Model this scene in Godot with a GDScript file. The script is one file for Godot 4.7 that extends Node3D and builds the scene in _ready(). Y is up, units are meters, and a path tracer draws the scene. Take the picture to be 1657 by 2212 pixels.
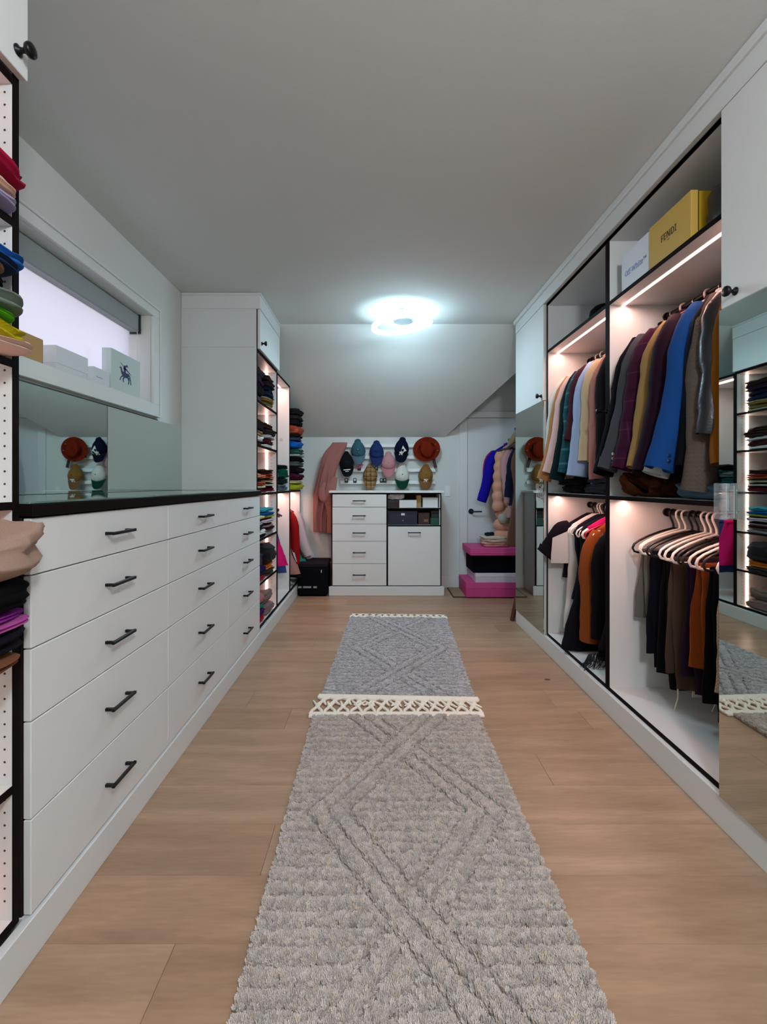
extends Node3D
# A walk-in wardrobe. Metres, y up; "d" below is the distance in front of the camera, z = -d.

const EXPOSURE := 1.12
const SKY_E := 3.0
const LAMP_E := 1.15
const BACK_E := 0.1
const LAMP_ROUND_E := 0.14
const BACK_ROUND_E := 2.05
const STRIP_E := 3.1
const LAMP_C := Color(0.78, 0.93, 1.0)
const BACK_C := Color(0.94, 0.97, 1.0)
const LED_C := Color(1.0, 0.765, 0.70)
const WHITE := "d9dad8"      # melamine
const PAINT := "d6d7d3"      # walls, ceiling, trim
const EDGE := "17100f"       # black edge banding

const PT := 0.018
var rng := RandomNumberGenerator.new()
var noise := FastNoiseLite.new()
var names := {}
var mats := {}
var tex := {}


class MB:
	# Collects triangles. Corners are given counter-clockwise as seen from outside.
	var v := PackedVector3Array()
	var n := PackedVector3Array()
	var uv := PackedVector2Array()
	var ix := PackedInt32Array()

	func flat(pts: Array) -> void:
		var nn: Vector3 = (pts[1] - pts[0]).cross(pts[2] - pts[0]).normalized()
		var b := v.size()
		for p in pts:
			v.append(p)
			n.append(nn)
			uv.append(Vector2.ZERO)
		for i in range(1, pts.size() - 1):
			ix.append_array([b, b + i + 1, b + i])

	func box(lo: Vector3, hi: Vector3, bv := 0.0012) -> MB:
		var a := Vector3(minf(lo.x, hi.x), minf(lo.y, hi.y), minf(lo.z, hi.z))
		var e := Vector3(maxf(lo.x, hi.x), maxf(lo.y, hi.y), maxf(lo.z, hi.z))
		var c := (a + e) / 2.0
		var h := (e - a) / 2.0
		bv = minf(bv, 0.4 * minf(h.x, minf(h.y, h.z)))
		var f := func(sx: float, sy: float, sz: float, k: int) -> Vector3:
			var q := Vector3(sx * (h.x - bv), sy * (h.y - bv), sz * (h.z - bv))
			if k == 0: q.x = sx * h.x
			elif k == 1: q.y = sy * h.y
			else: q.z = sz * h.z
			return c + q
		for s: float in [-1.0, 1.0]:
			var o: Array = [[-1.0, -1.0], [1.0, -1.0], [1.0, 1.0], [-1.0, 1.0]]
			if s < 0: o.reverse()
			flat(o.map(func(t): return f.call(s, t[0], t[1], 0)))
			flat(o.map(func(t): return f.call(t[1], s, t[0], 1)))
			flat(o.map(func(t): return f.call(t[0], t[1], s, 2)))
		if bv <= 0.0: return self
		for s: float in [-1.0, 1.0]:
			for t: float in [-1.0, 1.0]:
				out4([f.call(s, t, -1.0, 0), f.call(s, t, 1.0, 0), f.call(s, t, 1.0, 1), f.call(s, t, -1.0, 1)], Vector3(s, t, 0))
				out4([f.call(s, -1.0, t, 0), f.call(s, 1.0, t, 0), f.call(s, 1.0, t, 2), f.call(s, -1.0, t, 2)], Vector3(s, 0, t))
				out4([f.call(-1.0, s, t, 1), f.call(1.0, s, t, 1), f.call(1.0, s, t, 2), f.call(-1.0, s, t, 2)], Vector3(0, s, t))
				for r: float in [-1.0, 1.0]:
					out4([f.call(s, t, r, 0), f.call(s, t, r, 1), f.call(s, t, r, 2)], Vector3(s, t, r))
		return self

	func out4(p: Array, o: Vector3) -> void:
		if (p[1] - p[0]).cross(p[2] - p[0]).dot(o) < 0: p.reverse()
		flat(p)

	func grid(rows: Array, wrap := false, flip := false) -> MB:
		# rows of points, smooth normals
		var b := v.size()
		var m: int = rows[0].size()
		var acc := PackedVector3Array()
		acc.resize(rows.size() * m)
		var quads := PackedInt32Array()
		for i in rows.size():
			for j in m:
				v.append(rows[i][j])
				uv.append(Vector2(float(j) / (m - (0 if wrap else 1)), float(i) / (rows.size() - 1)))
		for i in rows.size() - 1:
			for j in (m if wrap else m - 1):
				var k := (j + 1) % m
				var q := [i * m + j, i * m + k, (i + 1) * m + k, (i + 1) * m + j]
				if flip: q.reverse()
				var nn: Vector3 = (v[b + q[2]] - v[b + q[0]]).cross(v[b + q[3]] - v[b + q[1]])
				for t in q: acc[t] += nn
				ix.append_array([b + q[0], b + q[2], b + q[1], b + q[0], b + q[3], b + q[2]])
		for t in acc: n.append(t.normalized() if t.length() > 1e-12 else Vector3.UP)
		return self

	func tube(path: Array, r, sides := 8, closed := false, flat_z := 1.0, tail := 0) -> MB:
		var rows := []
		var c := path.size()
		var side := Vector3.ZERO
		for i in c:
			var t: Vector3
			if closed: t = path[(i + 1) % c] - path[(i - 1 + c) % c]
			else:
				var q := mini(i, c - 1 - tail)
				t = path[mini(q + 1, c - 1 - tail)] - path[maxi(q - 1, 0)]
			t = t.normalized()
			if side == Vector3.ZERO:
				side = t.cross(Vector3(0, 0, 1) if absf(t.z) < 0.9 else Vector3(0, 1, 0)).normalized()
			side = (side - t * side.dot(t)).normalized()
			var up := t.cross(side)
			var rr: float = r[i] if r is Array else r
			var row := PackedVector3Array()
			for j in sides:
				var a := TAU * j / sides
				row.append(path[i] + (side * cos(a) + up * sin(a) * flat_z) * rr)
			rows.append(row)
		if closed: rows.append(rows[0])
		else:
			rows.push_front(pin(rows[0], path[0]))
			rows.append(pin(rows[-1], path[-1]))
		return grid(rows, true)

	func pin(row: PackedVector3Array, p: Vector3) -> PackedVector3Array:
		var o := PackedVector3Array()
		for q in row: o.append(p.lerp(q, 0.001))
		return o

	func lathe(prof: Array, at: Vector3, axis := Vector3.UP, sides := 20, squash := Vector2.ONE) -> MB:
		# prof: [radius, along]
		var s := axis.cross(Vector3(0, 0, 1) if absf(axis.z) < 0.9 else Vector3(1, 0, 0)).normalized()
		var u := axis.cross(s)
		var rows := []
		for p in prof:
			var row := PackedVector3Array()
			for j in sides:
				var a := TAU * j / sides
				row.append(at + axis * p[1] + (s * cos(a) * squash.x + u * sin(a) * squash.y) * maxf(p[0], 1e-5))
			rows.append(row)
		return grid(rows, true)

	func cyl(a: Vector3, b: Vector3, r: float, sides := 14) -> MB:
		var l := a.distance_to(b)
		var e := minf(0.0008, r * 0.2)
		return lathe([[0, 0], [r - e, 0], [r - e, 0], [r, e], [r, e], [r, l - e], [r, l - e], [r - e, l], [r - e, l], [0, l]], a, (b - a) / l, sides)

	func slab(poly: Array, up: Vector3) -> MB:
		# a polygon, counter-clockwise seen against up, swept along up
		flat(poly.map(func(p): return p + up))
		var q := poly.duplicate()
		q.reverse()
		flat(q)
		for i in poly.size():
			var k := (i + 1) % poly.size()
			flat([poly[i], poly[k], poly[k] + up, poly[i] + up])
		return self

	func mesh(off := Vector3.ZERO) -> ArrayMesh:
		var vv := v
		if off != Vector3.ZERO:
			vv = PackedVector3Array()
			for p in v: vv.append(p - off)
		var a := []
		a.resize(Mesh.ARRAY_MAX)
		a[Mesh.ARRAY_VERTEX] = vv
		a[Mesh.ARRAY_NORMAL] = n
		a[Mesh.ARRAY_TEX_UV] = uv
		a[Mesh.ARRAY_INDEX] = ix
		var m := ArrayMesh.new()
		m.add_surface_from_arrays(Mesh.PRIMITIVE_TRIANGLES, a)
		return m


# ------------------------------------------------------------------ naming
func V(x: float, y: float, d: float) -> Vector3:
	return Vector3(x, y, -d)


func numbered(called: String) -> String:
	names[called] = names.get(called, -1) + 1
	return called if names[called] == 0 else "%s_%03d" % [called, names[called]]


func tag(o: Node, label: String, category := "", group := "", kind := "") -> Node:
	if label: o.set_meta("label", label)
	if category: o.set_meta("category", category)
	if group: o.set_meta("group", group)
	if kind: o.set_meta("kind", kind)
	return o


func thing(called: String, label: String, category: String, at := Vector3.ZERO, group := "") -> Node3D:
	var o := Node3D.new()
	o.name = numbered(called)
	o.position = at
	add_child(o)
	tag(o, label, category, group)
	return o


func part(mb: MB, called: String, m: Material, parent: Node3D) -> MeshInstance3D:
	# a part whose mesh is in its thing's own axes
	var o := MeshInstance3D.new()
	o.mesh = mb.mesh()
	o.material_override = m
	o.name = numbered(called) if parent == self else called
	parent.add_child(o, true)
	return o


func wpart(mb: MB, called: String, m: Material, parent: Node3D) -> MeshInstance3D:
	# a part whose mesh was made in the room's axes
	var off := Vector3.ZERO
	var p: Node = parent
	while p != self:
		off += p.position
		p = p.get_parent()
	var o := MeshInstance3D.new()
	o.mesh = mb.mesh(off)
	o.material_override = m
	o.name = numbered(called) if parent == self else called
	parent.add_child(o, true)
	return o


func wbox(x0: float, x1: float, y0: float, y1: float, d0: float, d1: float, bv := 0.0012) -> MB:
	return MB.new().box(V(x0, y0, d0), V(x1, y1, d1), bv)


func struct(mb: MB, called: String, m: Material, parent: Node3D = self) -> MeshInstance3D:
	var o := wpart(mb, called, m, parent)
	if parent == self: o.set_meta("kind", "structure")
	return o


# ------------------------------------------------------------------ materials
func hexc(s) -> Color:
	return s if s is Color else Color(str(s))


func noise_tex(key: String, freq: float, lo: float, hi: float, kind := FastNoiseLite.TYPE_SIMPLEX_SMOOTH, size := 256) -> Texture2D:
	if not tex.has(key):
		var f := FastNoiseLite.new()
		f.noise_type = kind
		f.frequency = freq
		f.seed = hash(key) % 1000
		f.fractal_octaves = 4
		var im := f.get_seamless_image(size, size)
		for y in size:
			for x in size:
				var g := lerpf(lo, hi, im.get_pixel(x, y).r)
				im.set_pixel(x, y, Color(g, g, g))
		im.convert(Image.FORMAT_RGB8)
		tex[key] = ImageTexture.create_from_image(im)
	return tex[key]


func made_tex(key: String, w: int, h: int, f: Callable) -> Texture2D:
	if not tex.has(key):
		var im := Image.create(w, h, false, Image.FORMAT_RGB8)
		for y in h:
			for x in w:
				im.set_pixel(x, y, f.call(float(x) / w, float(y) / h))
		tex[key] = ImageTexture.create_from_image(im)
	return tex[key]


func tri(m: StandardMaterial3D, s: Vector3, off := Vector3.ZERO) -> void:
	m.uv1_triplanar = true
	m.uv1_scale = s
	m.uv1_offset = off
	m.uv1_triplanar_sharpness = 6.0


func mat(col, rough := 0.5, metal := 0.0, kind := "") -> StandardMaterial3D:
	var key := "%s %.2f %.2f %s" % [hexc(col).to_html(), rough, metal, kind]
	if mats.has(key): return mats[key]
	var m := StandardMaterial3D.new()
	m.resource_name = kind if kind else "paint"
	m.albedo_color = hexc(col)
	m.roughness = rough
	m.metallic = metal
	if kind in ["cloth", "knit", "cord", "fur"]: m.metallic_specular = 0.2
	if kind == "edge": m.metallic_specular = 0.12
	match kind:
		"cloth":
			m.albedo_texture = noise_tex("cloth", 0.09, 0.88, 1.0)
			m.heightmap_enabled = true
			m.heightmap_texture = made_tex("weave", 64, 64, func(u: float, w: float): return Color.WHITE * (0.5 + 0.25 * sin(TAU * u * 16) + 0.25 * sin(TAU * w * 16)))
			m.heightmap_scale = 0.012
			tri(m, Vector3.ONE * 14.0)
			m.rim_enabled = true
			m.rim = clampf(m.albedo_color.get_luminance() * 0.4, 0.02, 0.25)
			m.rim_tint = 0.6
		"knit":
			m.albedo_texture = noise_tex("cloth", 0.09, 0.88, 1.0)
			m.heightmap_enabled = true
			m.heightmap_texture = made_tex("knit", 64, 64, func(u: float, w: float): return Color.WHITE * (0.5 + 0.5 * sin(TAU * (w * 4 + absf(fmod(u * 4, 1.0) - 0.5) * 0.9)) * (0.4 + 0.6 * absf(sin(PI * u * 4)))))
			m.heightmap_scale = 0.12
			tri(m, Vector3.ONE * 16.0)
			m.rim_enabled = true
			m.rim = clampf(m.albedo_color.get_luminance() * 0.5, 0.02, 0.3)
			m.rim_tint = 0.6
		"cord":
			m.heightmap_enabled = true
			m.heightmap_texture = made_tex("ribs", 64, 4, func(u: float, _w: float): return Color.WHITE * (0.5 + 0.5 * sin(TAU * u * 8)))
			m.heightmap_scale = 0.1
			m.albedo_texture = noise_tex("cloth", 0.09, 0.88, 1.0)
			tri(m, Vector3(28, 3, 28))
			m.rim_enabled = true
			m.rim = 0.5
		"leather":
			m.heightmap_enabled = true
			m.heightmap_texture = noise_tex("leather", 0.05, 0.0, 1.0, FastNoiseLite.TYPE_CELLULAR)
			m.heightmap_scale = 0.05
			tri(m, Vector3.ONE * 8.0)
		"wall":
			m.heightmap_enabled = true
			m.heightmap_texture = noise_tex("roller", 0.06, 0.0, 1.0)
			m.heightmap_scale = 0.02
			tri(m, Vector3.ONE * 3.0)
			m.uv1_world_triplanar = true
		"fur":
			m.albedo_texture = noise_tex("fur", 0.08, 0.55, 1.0)
			m.heightmap_enabled = true
			m.heightmap_texture = noise_tex("fur", 0.08, 0.55, 1.0)
			m.heightmap_scale = 0.5
			tri(m, Vector3.ONE * 9.0)
			m.rim_enabled = true
			m.rim = 0.6
		"wood":
			m.albedo_texture = noise_tex("cloth", 0.09, 0.88, 1.0)
			tri(m, Vector3(30, 2, 30))
	mats[key] = m
	return m


func patterned(key: String, rough: float, scale: float, size: int, f: Callable) -> StandardMaterial3D:
	if not mats.has(key):
		var m := StandardMaterial3D.new()
		m.resource_name = key
		m.albedo_texture = made_tex(key, size, size, f)
		m.roughness = rough
		tri(m, Vector3.ONE * scale)
		m.rim_enabled = true
		m.rim = 0.05
		m.metallic_specular = 0.2
		mats[key] = m
	return mats[key]


func plaid(key: String, base: Color, line: Color, second: Color, scale := 8.0) -> StandardMaterial3D:
	return patterned(key, 0.85, scale, 64, func(u: float, w: float):
		var c := base
		for t in [u, w]:
			if absf(t - 0.5) < 0.025: c = c.lerp(line, 0.5)
			if absf(t - 0.15) < 0.08: c = c.lerp(second, 0.45)
		return c)


func glow(col: Color, energy: float) -> StandardMaterial3D:
	var m := StandardMaterial3D.new()
	m.resource_name = "glowing_diffuser"
	m.albedo_color = Color(0.9, 0.9, 0.9)
	m.emission_enabled = true
	m.emission = col
	m.emission_energy_multiplier = energy
	return m


func lit_area(at: Vector3, towards: Vector3, along: Vector3, size: Vector2, col: Color, energy: float) -> void:
	# an area light whose x runs along the strip and which shines along towards
	var l := AreaLight3D.new()
	l.name = numbered("strip_light_source")
	var z := -towards.normalized()
	var x := along.normalized()
	l.transform = Transform3D(Basis(x, z.cross(x), z), at)
	l.area_size = size
	l.light_color = col
	l.light_energy = energy
	l.area_range = 8.0
	l.shadow_enabled = true
	add_child(l)


func _ready() -> void:
	rng.seed = 11
	noise.seed = 5
	noise.frequency = 1.0
	noise.fractal_octaves = 3
	# camera: lens shifted a little, looking straight down the room
	var cam := Camera3D.new()
	cam.name = "camera"
	cam.projection = Camera3D.PROJECTION_FRUSTUM
	cam.near = 0.05
	cam.far = 60.0
	cam.size = 2212.0 / 1030.0 * 0.05
	cam.frustum_offset = Vector2(11.5, -60.0) / 1030.0 * 0.05
	cam.position = Vector3(0, 1.1, 0)
	add_child(cam)
	cam.current = true
	# bright overcast sky outside the window
	var env := Environment.new()
	env.background_mode = Environment.BG_SKY
	var sky := Sky.new()
	var sm := ProceduralSkyMaterial.new()
	sm.sky_top_color = Color("c9cfe6")
	sm.sky_horizon_color = Color("dcdcea")
	sm.ground_bottom_color = Color("8f8d90")
	sm.ground_horizon_color = Color("b5b3b8")
	sm.energy_multiplier = SKY_E
	sky.sky_material = sm
	env.sky = sky
	env.tonemap_mode = Environment.TONE_MAPPER_LINEAR
	env.tonemap_exposure = EXPOSURE
	env.sdfgi_enabled = true
	env.ssao_enabled = true
	env.ssil_enabled = true
	var we := WorldEnvironment.new()
	we.name = "world_environment"
	we.environment = env
	add_child(we)
	room()
	left_run()
	right_run()
	far_end()
	rugs()
	left_contents()
	right_contents()
	far_contents()


func wood_mat(i: int) -> StandardMaterial3D:
	var key := "plank%d" % i
	if not mats.has(key):
		var m := StandardMaterial3D.new()
		m.resource_name = "oak_plank"
		var f := FastNoiseLite.new()
		f.seed = 3
		f.frequency = 1.0
		f.fractal_octaves = 4
		m.albedo_texture = made_tex("oak", 512, 256, func(u: float, w: float):
			var a := TAU * u
			var p := Vector3(cos(a) * 0.5, sin(a) * 0.5, w * 9.0)
			var q := f.get_noise_3dv(p)
			var g := f.get_noise_3dv(Vector3(cos(a) * 3.0, sin(a) * 3.0, w * 70.0))
			var k := 0.9 + 0.10 * q + 0.06 * g
			return Color(k, k * (0.995 + 0.01 * q), k * (0.985 + 0.02 * q)))
		m.albedo_color = Color(["bb977b", "b59175", "bf9c80", "b28f73", "ba9478", "bd9a7f"][i])
		m.roughness = 0.34
		m.metallic_specular = 0.45
		tri(m, Vector3(0.55, 1, 1.3), Vector3(i * 0.37, 0, i * 0.21))
		mats[key] = m
	return mats[key]


func room() -> void:
	var paint := mat(PAINT, 0.85, 0, "wall")
	var trimm := mat("dcdddb", 0.5)
	# floor of wide oak planks laid across the room
	var fl := struct(wbox(-1.5, 1.85, -0.12, -0.012, -2.3, 5.2), "floor", mat("6b5b4c", 0.8))
	var d: float = 0.142
	while d < 5.06:
		var x: float = -1.34 - rng.randf() * 1.1
		while x < 1.7:
			var x1: float = x + rng.randf_range(1.35, 1.95)
			var a: float = maxf(x, -1.34)
			var e: float = minf(x1, 1.7)
			if e - a > 0.06:
				var o := MeshInstance3D.new()
				var c := V((a + e) / 2, -0.006, d + 0.1)
				var hx := (e - a) / 2 - 0.0004
				o.mesh = MB.new().box(Vector3(-hx, -0.006, -0.0996), Vector3(hx, 0.006, 0.0996), 0.0009).mesh()
				o.material_override = wood_mat(rng.randi() % 6)
				o.name = "plank"
				o.position = c
				fl.add_child(o, true)
			x = x1
		d += 0.2
	for r in [[-2.2, 0.142]]:
		struct(wbox(-1.34, 1.7, -0.012, 0.0, r[0], r[1] - 0.0005), "plank", wood_mat(1), fl)
	# walls
	var wl := MB.new()
	wl.box(V(-1.44, -0.02, -2.2), V(-1.338, 1.575, 5.17), 0)
	wl.box(V(-1.60, 1.40, 1.20), V(-1.44, 1.555, 2.82), 0)
	wl.box(V(-1.60, 2.09, 1.20), V(-1.44, 2.2, 2.82), 0)
	wl.box(V(-1.60, 1.40, 1.10), V(-1.44, 2.2, 1.235), 0)
	wl.box(V(-1.60, 1.40, 2.80), V(-1.44, 2.2, 2.90), 0)
	wl.box(V(-1.44, 2.09, -2.2), V(-1.338, 2.42, 5.17), 0)
	wl.box(V(-1.44, 1.575, -2.2), V(-1.338, 2.09, 1.25), 0)
	wl.box(V(-1.44, 1.575, 2.80), V(-1.338, 2.09, 5.17), 0)
	struct(wl, "wall_left", paint)
	struct(wbox(1.715, 1.82, -0.02, 2.42, -2.2, 5.17, 0), "wall_right", paint)
	struct(wbox(-1.44, 1.82, -0.02, 2.42, -2.3, -2.2, 0), "wall_back", paint)
	var wf := MB.new()
	wf.box(V(-1.44, -0.02, 5.07), V(0.94, 2.42, 5.17), 0)
	wf.box(V(0.94, 1.80, 5.07), V(1.70, 2.42, 5.17), 0)
	wf.box(V(1.70, -0.02, 5.07), V(1.82, 2.42, 5.17), 0)
	struct(wf, "wall_far", paint)
	# ceiling: flat, then the slope under the roof, then the dormer over the door
	var ce := struct(wbox(-1.44, 1.82, 2.40, 2.50, -2.3, 3.87, 0), "ceiling", paint)
	var sl := MB.new()
	sl.slab([V(-1.44, 2.40, 3.87), V(1.555, 2.40, 3.87), V(0.704, 1.60, 5.07), V(-1.44, 1.60, 5.07)], Vector3(0, 0.1, 0))
	struct(sl, "slope_panel", paint, ce)
	var dm := MB.new()
	dm.slab([V(1.555, 2.40, 3.87), V(1.555, 2.40, 5.07), V(0.704, 1.60, 5.07)], Vector3(0, 0.1, 0))
	struct(dm, "dormer_panel", paint, ce)
	struct(wbox(1.555, 1.82, 2.40, 2.50, 3.87, 5.17, 0), "dormer_flat_panel", paint, ce)
	# baseboard and door on the far wall
	var bb := MB.new()
	bb.box(V(-1.338, 0, 5.055), V(0.86, 0.135, 5.07), 0.004)
	struct(bb, "baseboard_far", trimm)
	var tr := thing("trim_1", "", "")
	tag(tr, "", "", "", "structure")
	struct(wbox(0.86, 0.945, 0, 1.805, 5.045, 5.07, 0.003), "casing", trimm, tr)
	struct(wbox(1.66, 1.715, 0, 1.805, 5.045, 5.07, 0.003), "casing", trimm, tr)
	struct(wbox(0.86, 1.715, 1.805, 1.87, 5.043, 5.07, 0.003), "head_casing", trimm, tr)
	var dr := thing("door_1", "white flush attic door with a black lever handle", "")
	tag(dr, "", "", "", "structure")
	struct(wbox(0.948, 1.657, 0.008, 1.80, 5.058, 5.098, 0.002), "leaf", mat("d6d8d8", 0.45), dr)
	var hd := MB.new()
	hd.cyl(V(0.985, 0.812, 5.058), V(0.985, 0.812, 5.050), 0.029, 20)
	hd.cyl(V(0.985, 0.812, 5.052), V(0.985, 0.812, 5.01), 0.009)
	hd.tube([V(0.985, 0.812, 5.012), V(1.02, 0.812, 5.008), V(1.09, 0.812, 5.01)], 0.0075, 10)
	tag(struct(hd, "lever_handle", mat("101012", 0.4, 0.3), dr), "black lever handle")
	window()
	# light switch on the far wall
	var sw := thing("light_switch", "white rocker light switch on the wall beside the low dresser", "switch", V(0.735, 1.03, 5.07))
	wpart(wbox(0.705, 0.765, 0.97, 1.085, 5.063, 5.07, 0.002), "plate", mat("e4e5e3", 0.4), sw)
	wpart(wbox(0.722, 0.748, 0.995, 1.06, 5.059, 5.064, 0.002), "rocker", mat("e9eae8", 0.35), sw)
	ring_lamp(V(0.19, 2.4, 3.6), "white two-ring ceiling light with a grey centre disc, near the slope", LAMP_E, LAMP_ROUND_E, LAMP_C, 0.0)
	ring_lamp(V(0.42, 2.4, -0.5), "white two-ring ceiling light at the entrance end of the wardrobe", BACK_E, BACK_ROUND_E, BACK_C, 0.6)


func window() -> void:
	var trimm := mat("dcdddb", 0.5)
	var w := thing("window_1", "", "")
	tag(w, "", "", "", "structure")
	for q in [[1.50, 1.575, 1.14, 2.885], [2.09, 2.15, 1.14, 2.885], [1.575, 2.09, 2.805, 2.885], [1.575, 2.09, 1.14, 1.245]]:
		struct(wbox(-1.338, -1.318, q[0], q[1], q[2], q[3], 0.002), "casing", trimm, w)
	for q in [[2.137, 2.15, 1.14, 2.885], [1.50, 2.137, 2.872, 2.885], [1.50, 1.513, 1.14, 2.872]]:
		struct(wbox(-1.318, -1.310, q[0], q[1], q[2], q[3], 0.002), "casing_bead", trimm, w)
	struct(wbox(-1.52, -1.322, 1.556, 1.577, 1.236, 2.80, 0.002), "sill", trimm, w)
	for r in [[1.577, 1.625, 1.236, 2.80], [2.045, 2.09, 1.236, 2.80], [1.625, 2.045, 1.236, 1.285], [1.625, 2.045, 2.752, 2.80]]:
		struct(wbox(-1.555, -1.505, r[0], r[1], r[2], r[3], 0.003), "sash_frame", mat("c9cacc", 0.4), w)
	var gm := StandardMaterial3D.new()
	gm.resource_name = "window_glass"
	gm.transparency = BaseMaterial3D.TRANSPARENCY_ALPHA
	gm.albedo_color = Color(0.95, 0.98, 1.0, 0.06)
	gm.roughness = 0.02
	struct(wbox(-1.534, -1.528, 1.625, 2.045, 1.285, 2.752, 0), "pane", gm, w)
	# roller blind
	var b := thing("roller_blind", "translucent white roller blind in a grey cassette, drawn down over the window", "blind", V(-1.36, 2.09, 2.0))
	var cmat := mat("8f9494", 0.45)
	wpart(wbox(-1.455, -1.395, 1.985, 2.087, 1.25, 2.782, 0.006), "cassette", cmat, b)
	var ec := MB.new()
	ec.box(V(-1.46, 1.979, 2.782), V(-1.388, 2.0895, 2.792), 0.002)
	wpart(ec, "end_bracket", mat("2a2c30", 0.5), b)
	var fm := StandardMaterial3D.new()
	fm.resource_name = "blind_fabric"
	fm.albedo_color = Color("f0ecf6")
	fm.roughness = 0.9
	fm.backlight_enabled = true
	fm.backlight = Color(1, 0.98, 1)
	var fab := MB.new()
	fab.flat([V(-1.44, 1.60, 1.27), V(-1.44, 1.60, 2.76), V(-1.44, 2.0, 2.76), V(-1.44, 2.0, 1.27)])
	wpart(fab, "fabric", fm, b)
	wpart(wbox(-1.447, -1.433, 1.582, 1.602, 1.27, 2.76, 0.004), "bottom_bar", mat("d0d0d4", 0.5), b)
	wpart(MB.new().tube([V(-1.40, 1.99, 2.77), V(-1.40, 1.70, 2.772), V(-1.40, 1.62, 2.77)], 0.002, 6), "pull_cord", mat("e6e6ea", 0.4), b)


func ring(c: Vector3, r: float, w: float, h: float, tilt: Basis) -> MB:
	var rows := []
	for i in 65:
		var a := TAU * i / 64
		var o := tilt * Vector3(cos(a), 0, sin(a))
		var u := tilt * Vector3.UP
		var row := PackedVector3Array()
		for q in [[-w, -h], [-w, h], [w, h], [w, -h]]:
			row.append(c + o * (r + q[0]) + u * q[1])
		rows.append(row)
	var mb := MB.new()
	for i in 64:
		for j in 4:
			var k := (j + 1) % 4
			var a: Array = [rows[i][j], rows[i + 1][j], rows[i + 1][k], rows[i][k]]
			var mid: Vector3 = (a[0] + a[2]) / 2.0
			var core: Vector3 = (rows[i][0] + rows[i][2] + rows[i + 1][0] + rows[i + 1][2]) / 4.0
			mb.out4(a, mid - core)
	return mb


func ring_lamp(at: Vector3, label: String, energy: float, round_e: float, col: Color, turn: float) -> void:
	var t := thing("ceiling_lamp", label, "lamp", at)
	var g := glow(col, 11.0)
	var rim := mat("c9ccce", 0.35, 0.4)
	var cp := MB.new()
	cp.lathe([[0.0, 0.0], [0.074, 0.0], [0.077, 0.003], [0.077, 0.07], [0.074, 0.075], [0, 0.075]], Vector3(0, -0.075, 0), Vector3.UP, 36)
	part(cp, "canopy", mat("6d7373", 0.5, 0.2), t)
	var b1 := Basis(Vector3.UP, turn) * Basis(Vector3(1, 0, 0), 0.05)
	var b2 := Basis(Vector3.UP, turn) * Basis(Vector3(0.3, 0, 1).normalized(), 0.12)
	var c1 := Vector3(0.035, -0.045, 0)
	var c2 := Vector3(-0.01, -0.095, 0)
	part(ring(c1, 0.165, 0.016, 0.012, b1), "ring_diffuser", g, t)
	part(ring(c1 + b1.y * 0.014, 0.165, 0.009, 0.003, b1), "ring_channel", rim, t)
	part(ring(c2, 0.215, 0.016, 0.012, b2), "ring_diffuser", g, t)
	part(ring(c2 + b2.y * 0.014, 0.215, 0.009, 0.003, b2), "ring_channel", rim, t)
	for a in [0.4, 2.5, 4.6]:
		var o := Vector3(cos(a), 0, sin(a))
		part(MB.new().cyl(o * 0.06 + Vector3(0, -0.04, 0), o * 0.145 + Vector3(0.03, -0.045, 0), 0.004, 8), "stay", rim, t)
		part(MB.new().cyl(o * 0.06 + Vector3(0, -0.07, 0), o * 0.205 + Vector3(0, -0.095, 0), 0.004, 8), "stay", rim, t)
	lit_area(at + Vector3(0, -0.135, 0), Vector3.DOWN, Vector3.RIGHT, Vector2(0.36, 0.36), col, energy)
	var l := OmniLight3D.new()
	l.name = numbered("ceiling_lamp_source")
	l.position = at + Vector3(0, -0.26, 0)
	l.light_color = col
	l.light_energy = round_e
	l.light_size = 0.06 if at.z < 0 else 0.12
	l.omni_range = 12.0
	l.omni_attenuation = 2.0
	l.shadow_enabled = true
	add_child(l)


# ------------------------------------------------------------------ cabinets
func mirror_mat() -> StandardMaterial3D:
	return mat("c4d2cd", 0.015, 1.0, "mirror_silver")


func handle_mesh(at: Vector3, along: Vector3, outw: Vector3, l := 0.12) -> MB:
	# square bar pull on two feet
	var mb := MB.new()
	var o := outw * 0.026
	var s := Vector3.ONE * 0.0045
	for k in [-1.0, 1.0]:
		var e: Vector3 = at + along * (l / 2 - 0.0045) * k
		mb.box(e.min(e + o) - s + outw.abs() * 0.004, e.max(e + o) + s - outw.abs() * 0.0, 0.001)
	var c := at + o
	mb.box(c - along.abs() * l / 2 - s, c + along.abs() * l / 2 + s, 0.001)
	return mb


func knob_mesh(at: Vector3, outw: Vector3) -> MB:
	return MB.new().lathe([[0, 0], [0.0125, 0], [0.0125, 0.003], [0.0065, 0.006], [0.0055, 0.014], [0.008, 0.018], [0.0145, 0.023], [0.0165, 0.029], [0.015, 0.034], [0.009, 0.036], [0, 0.0365]], at, outw, 20)


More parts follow.
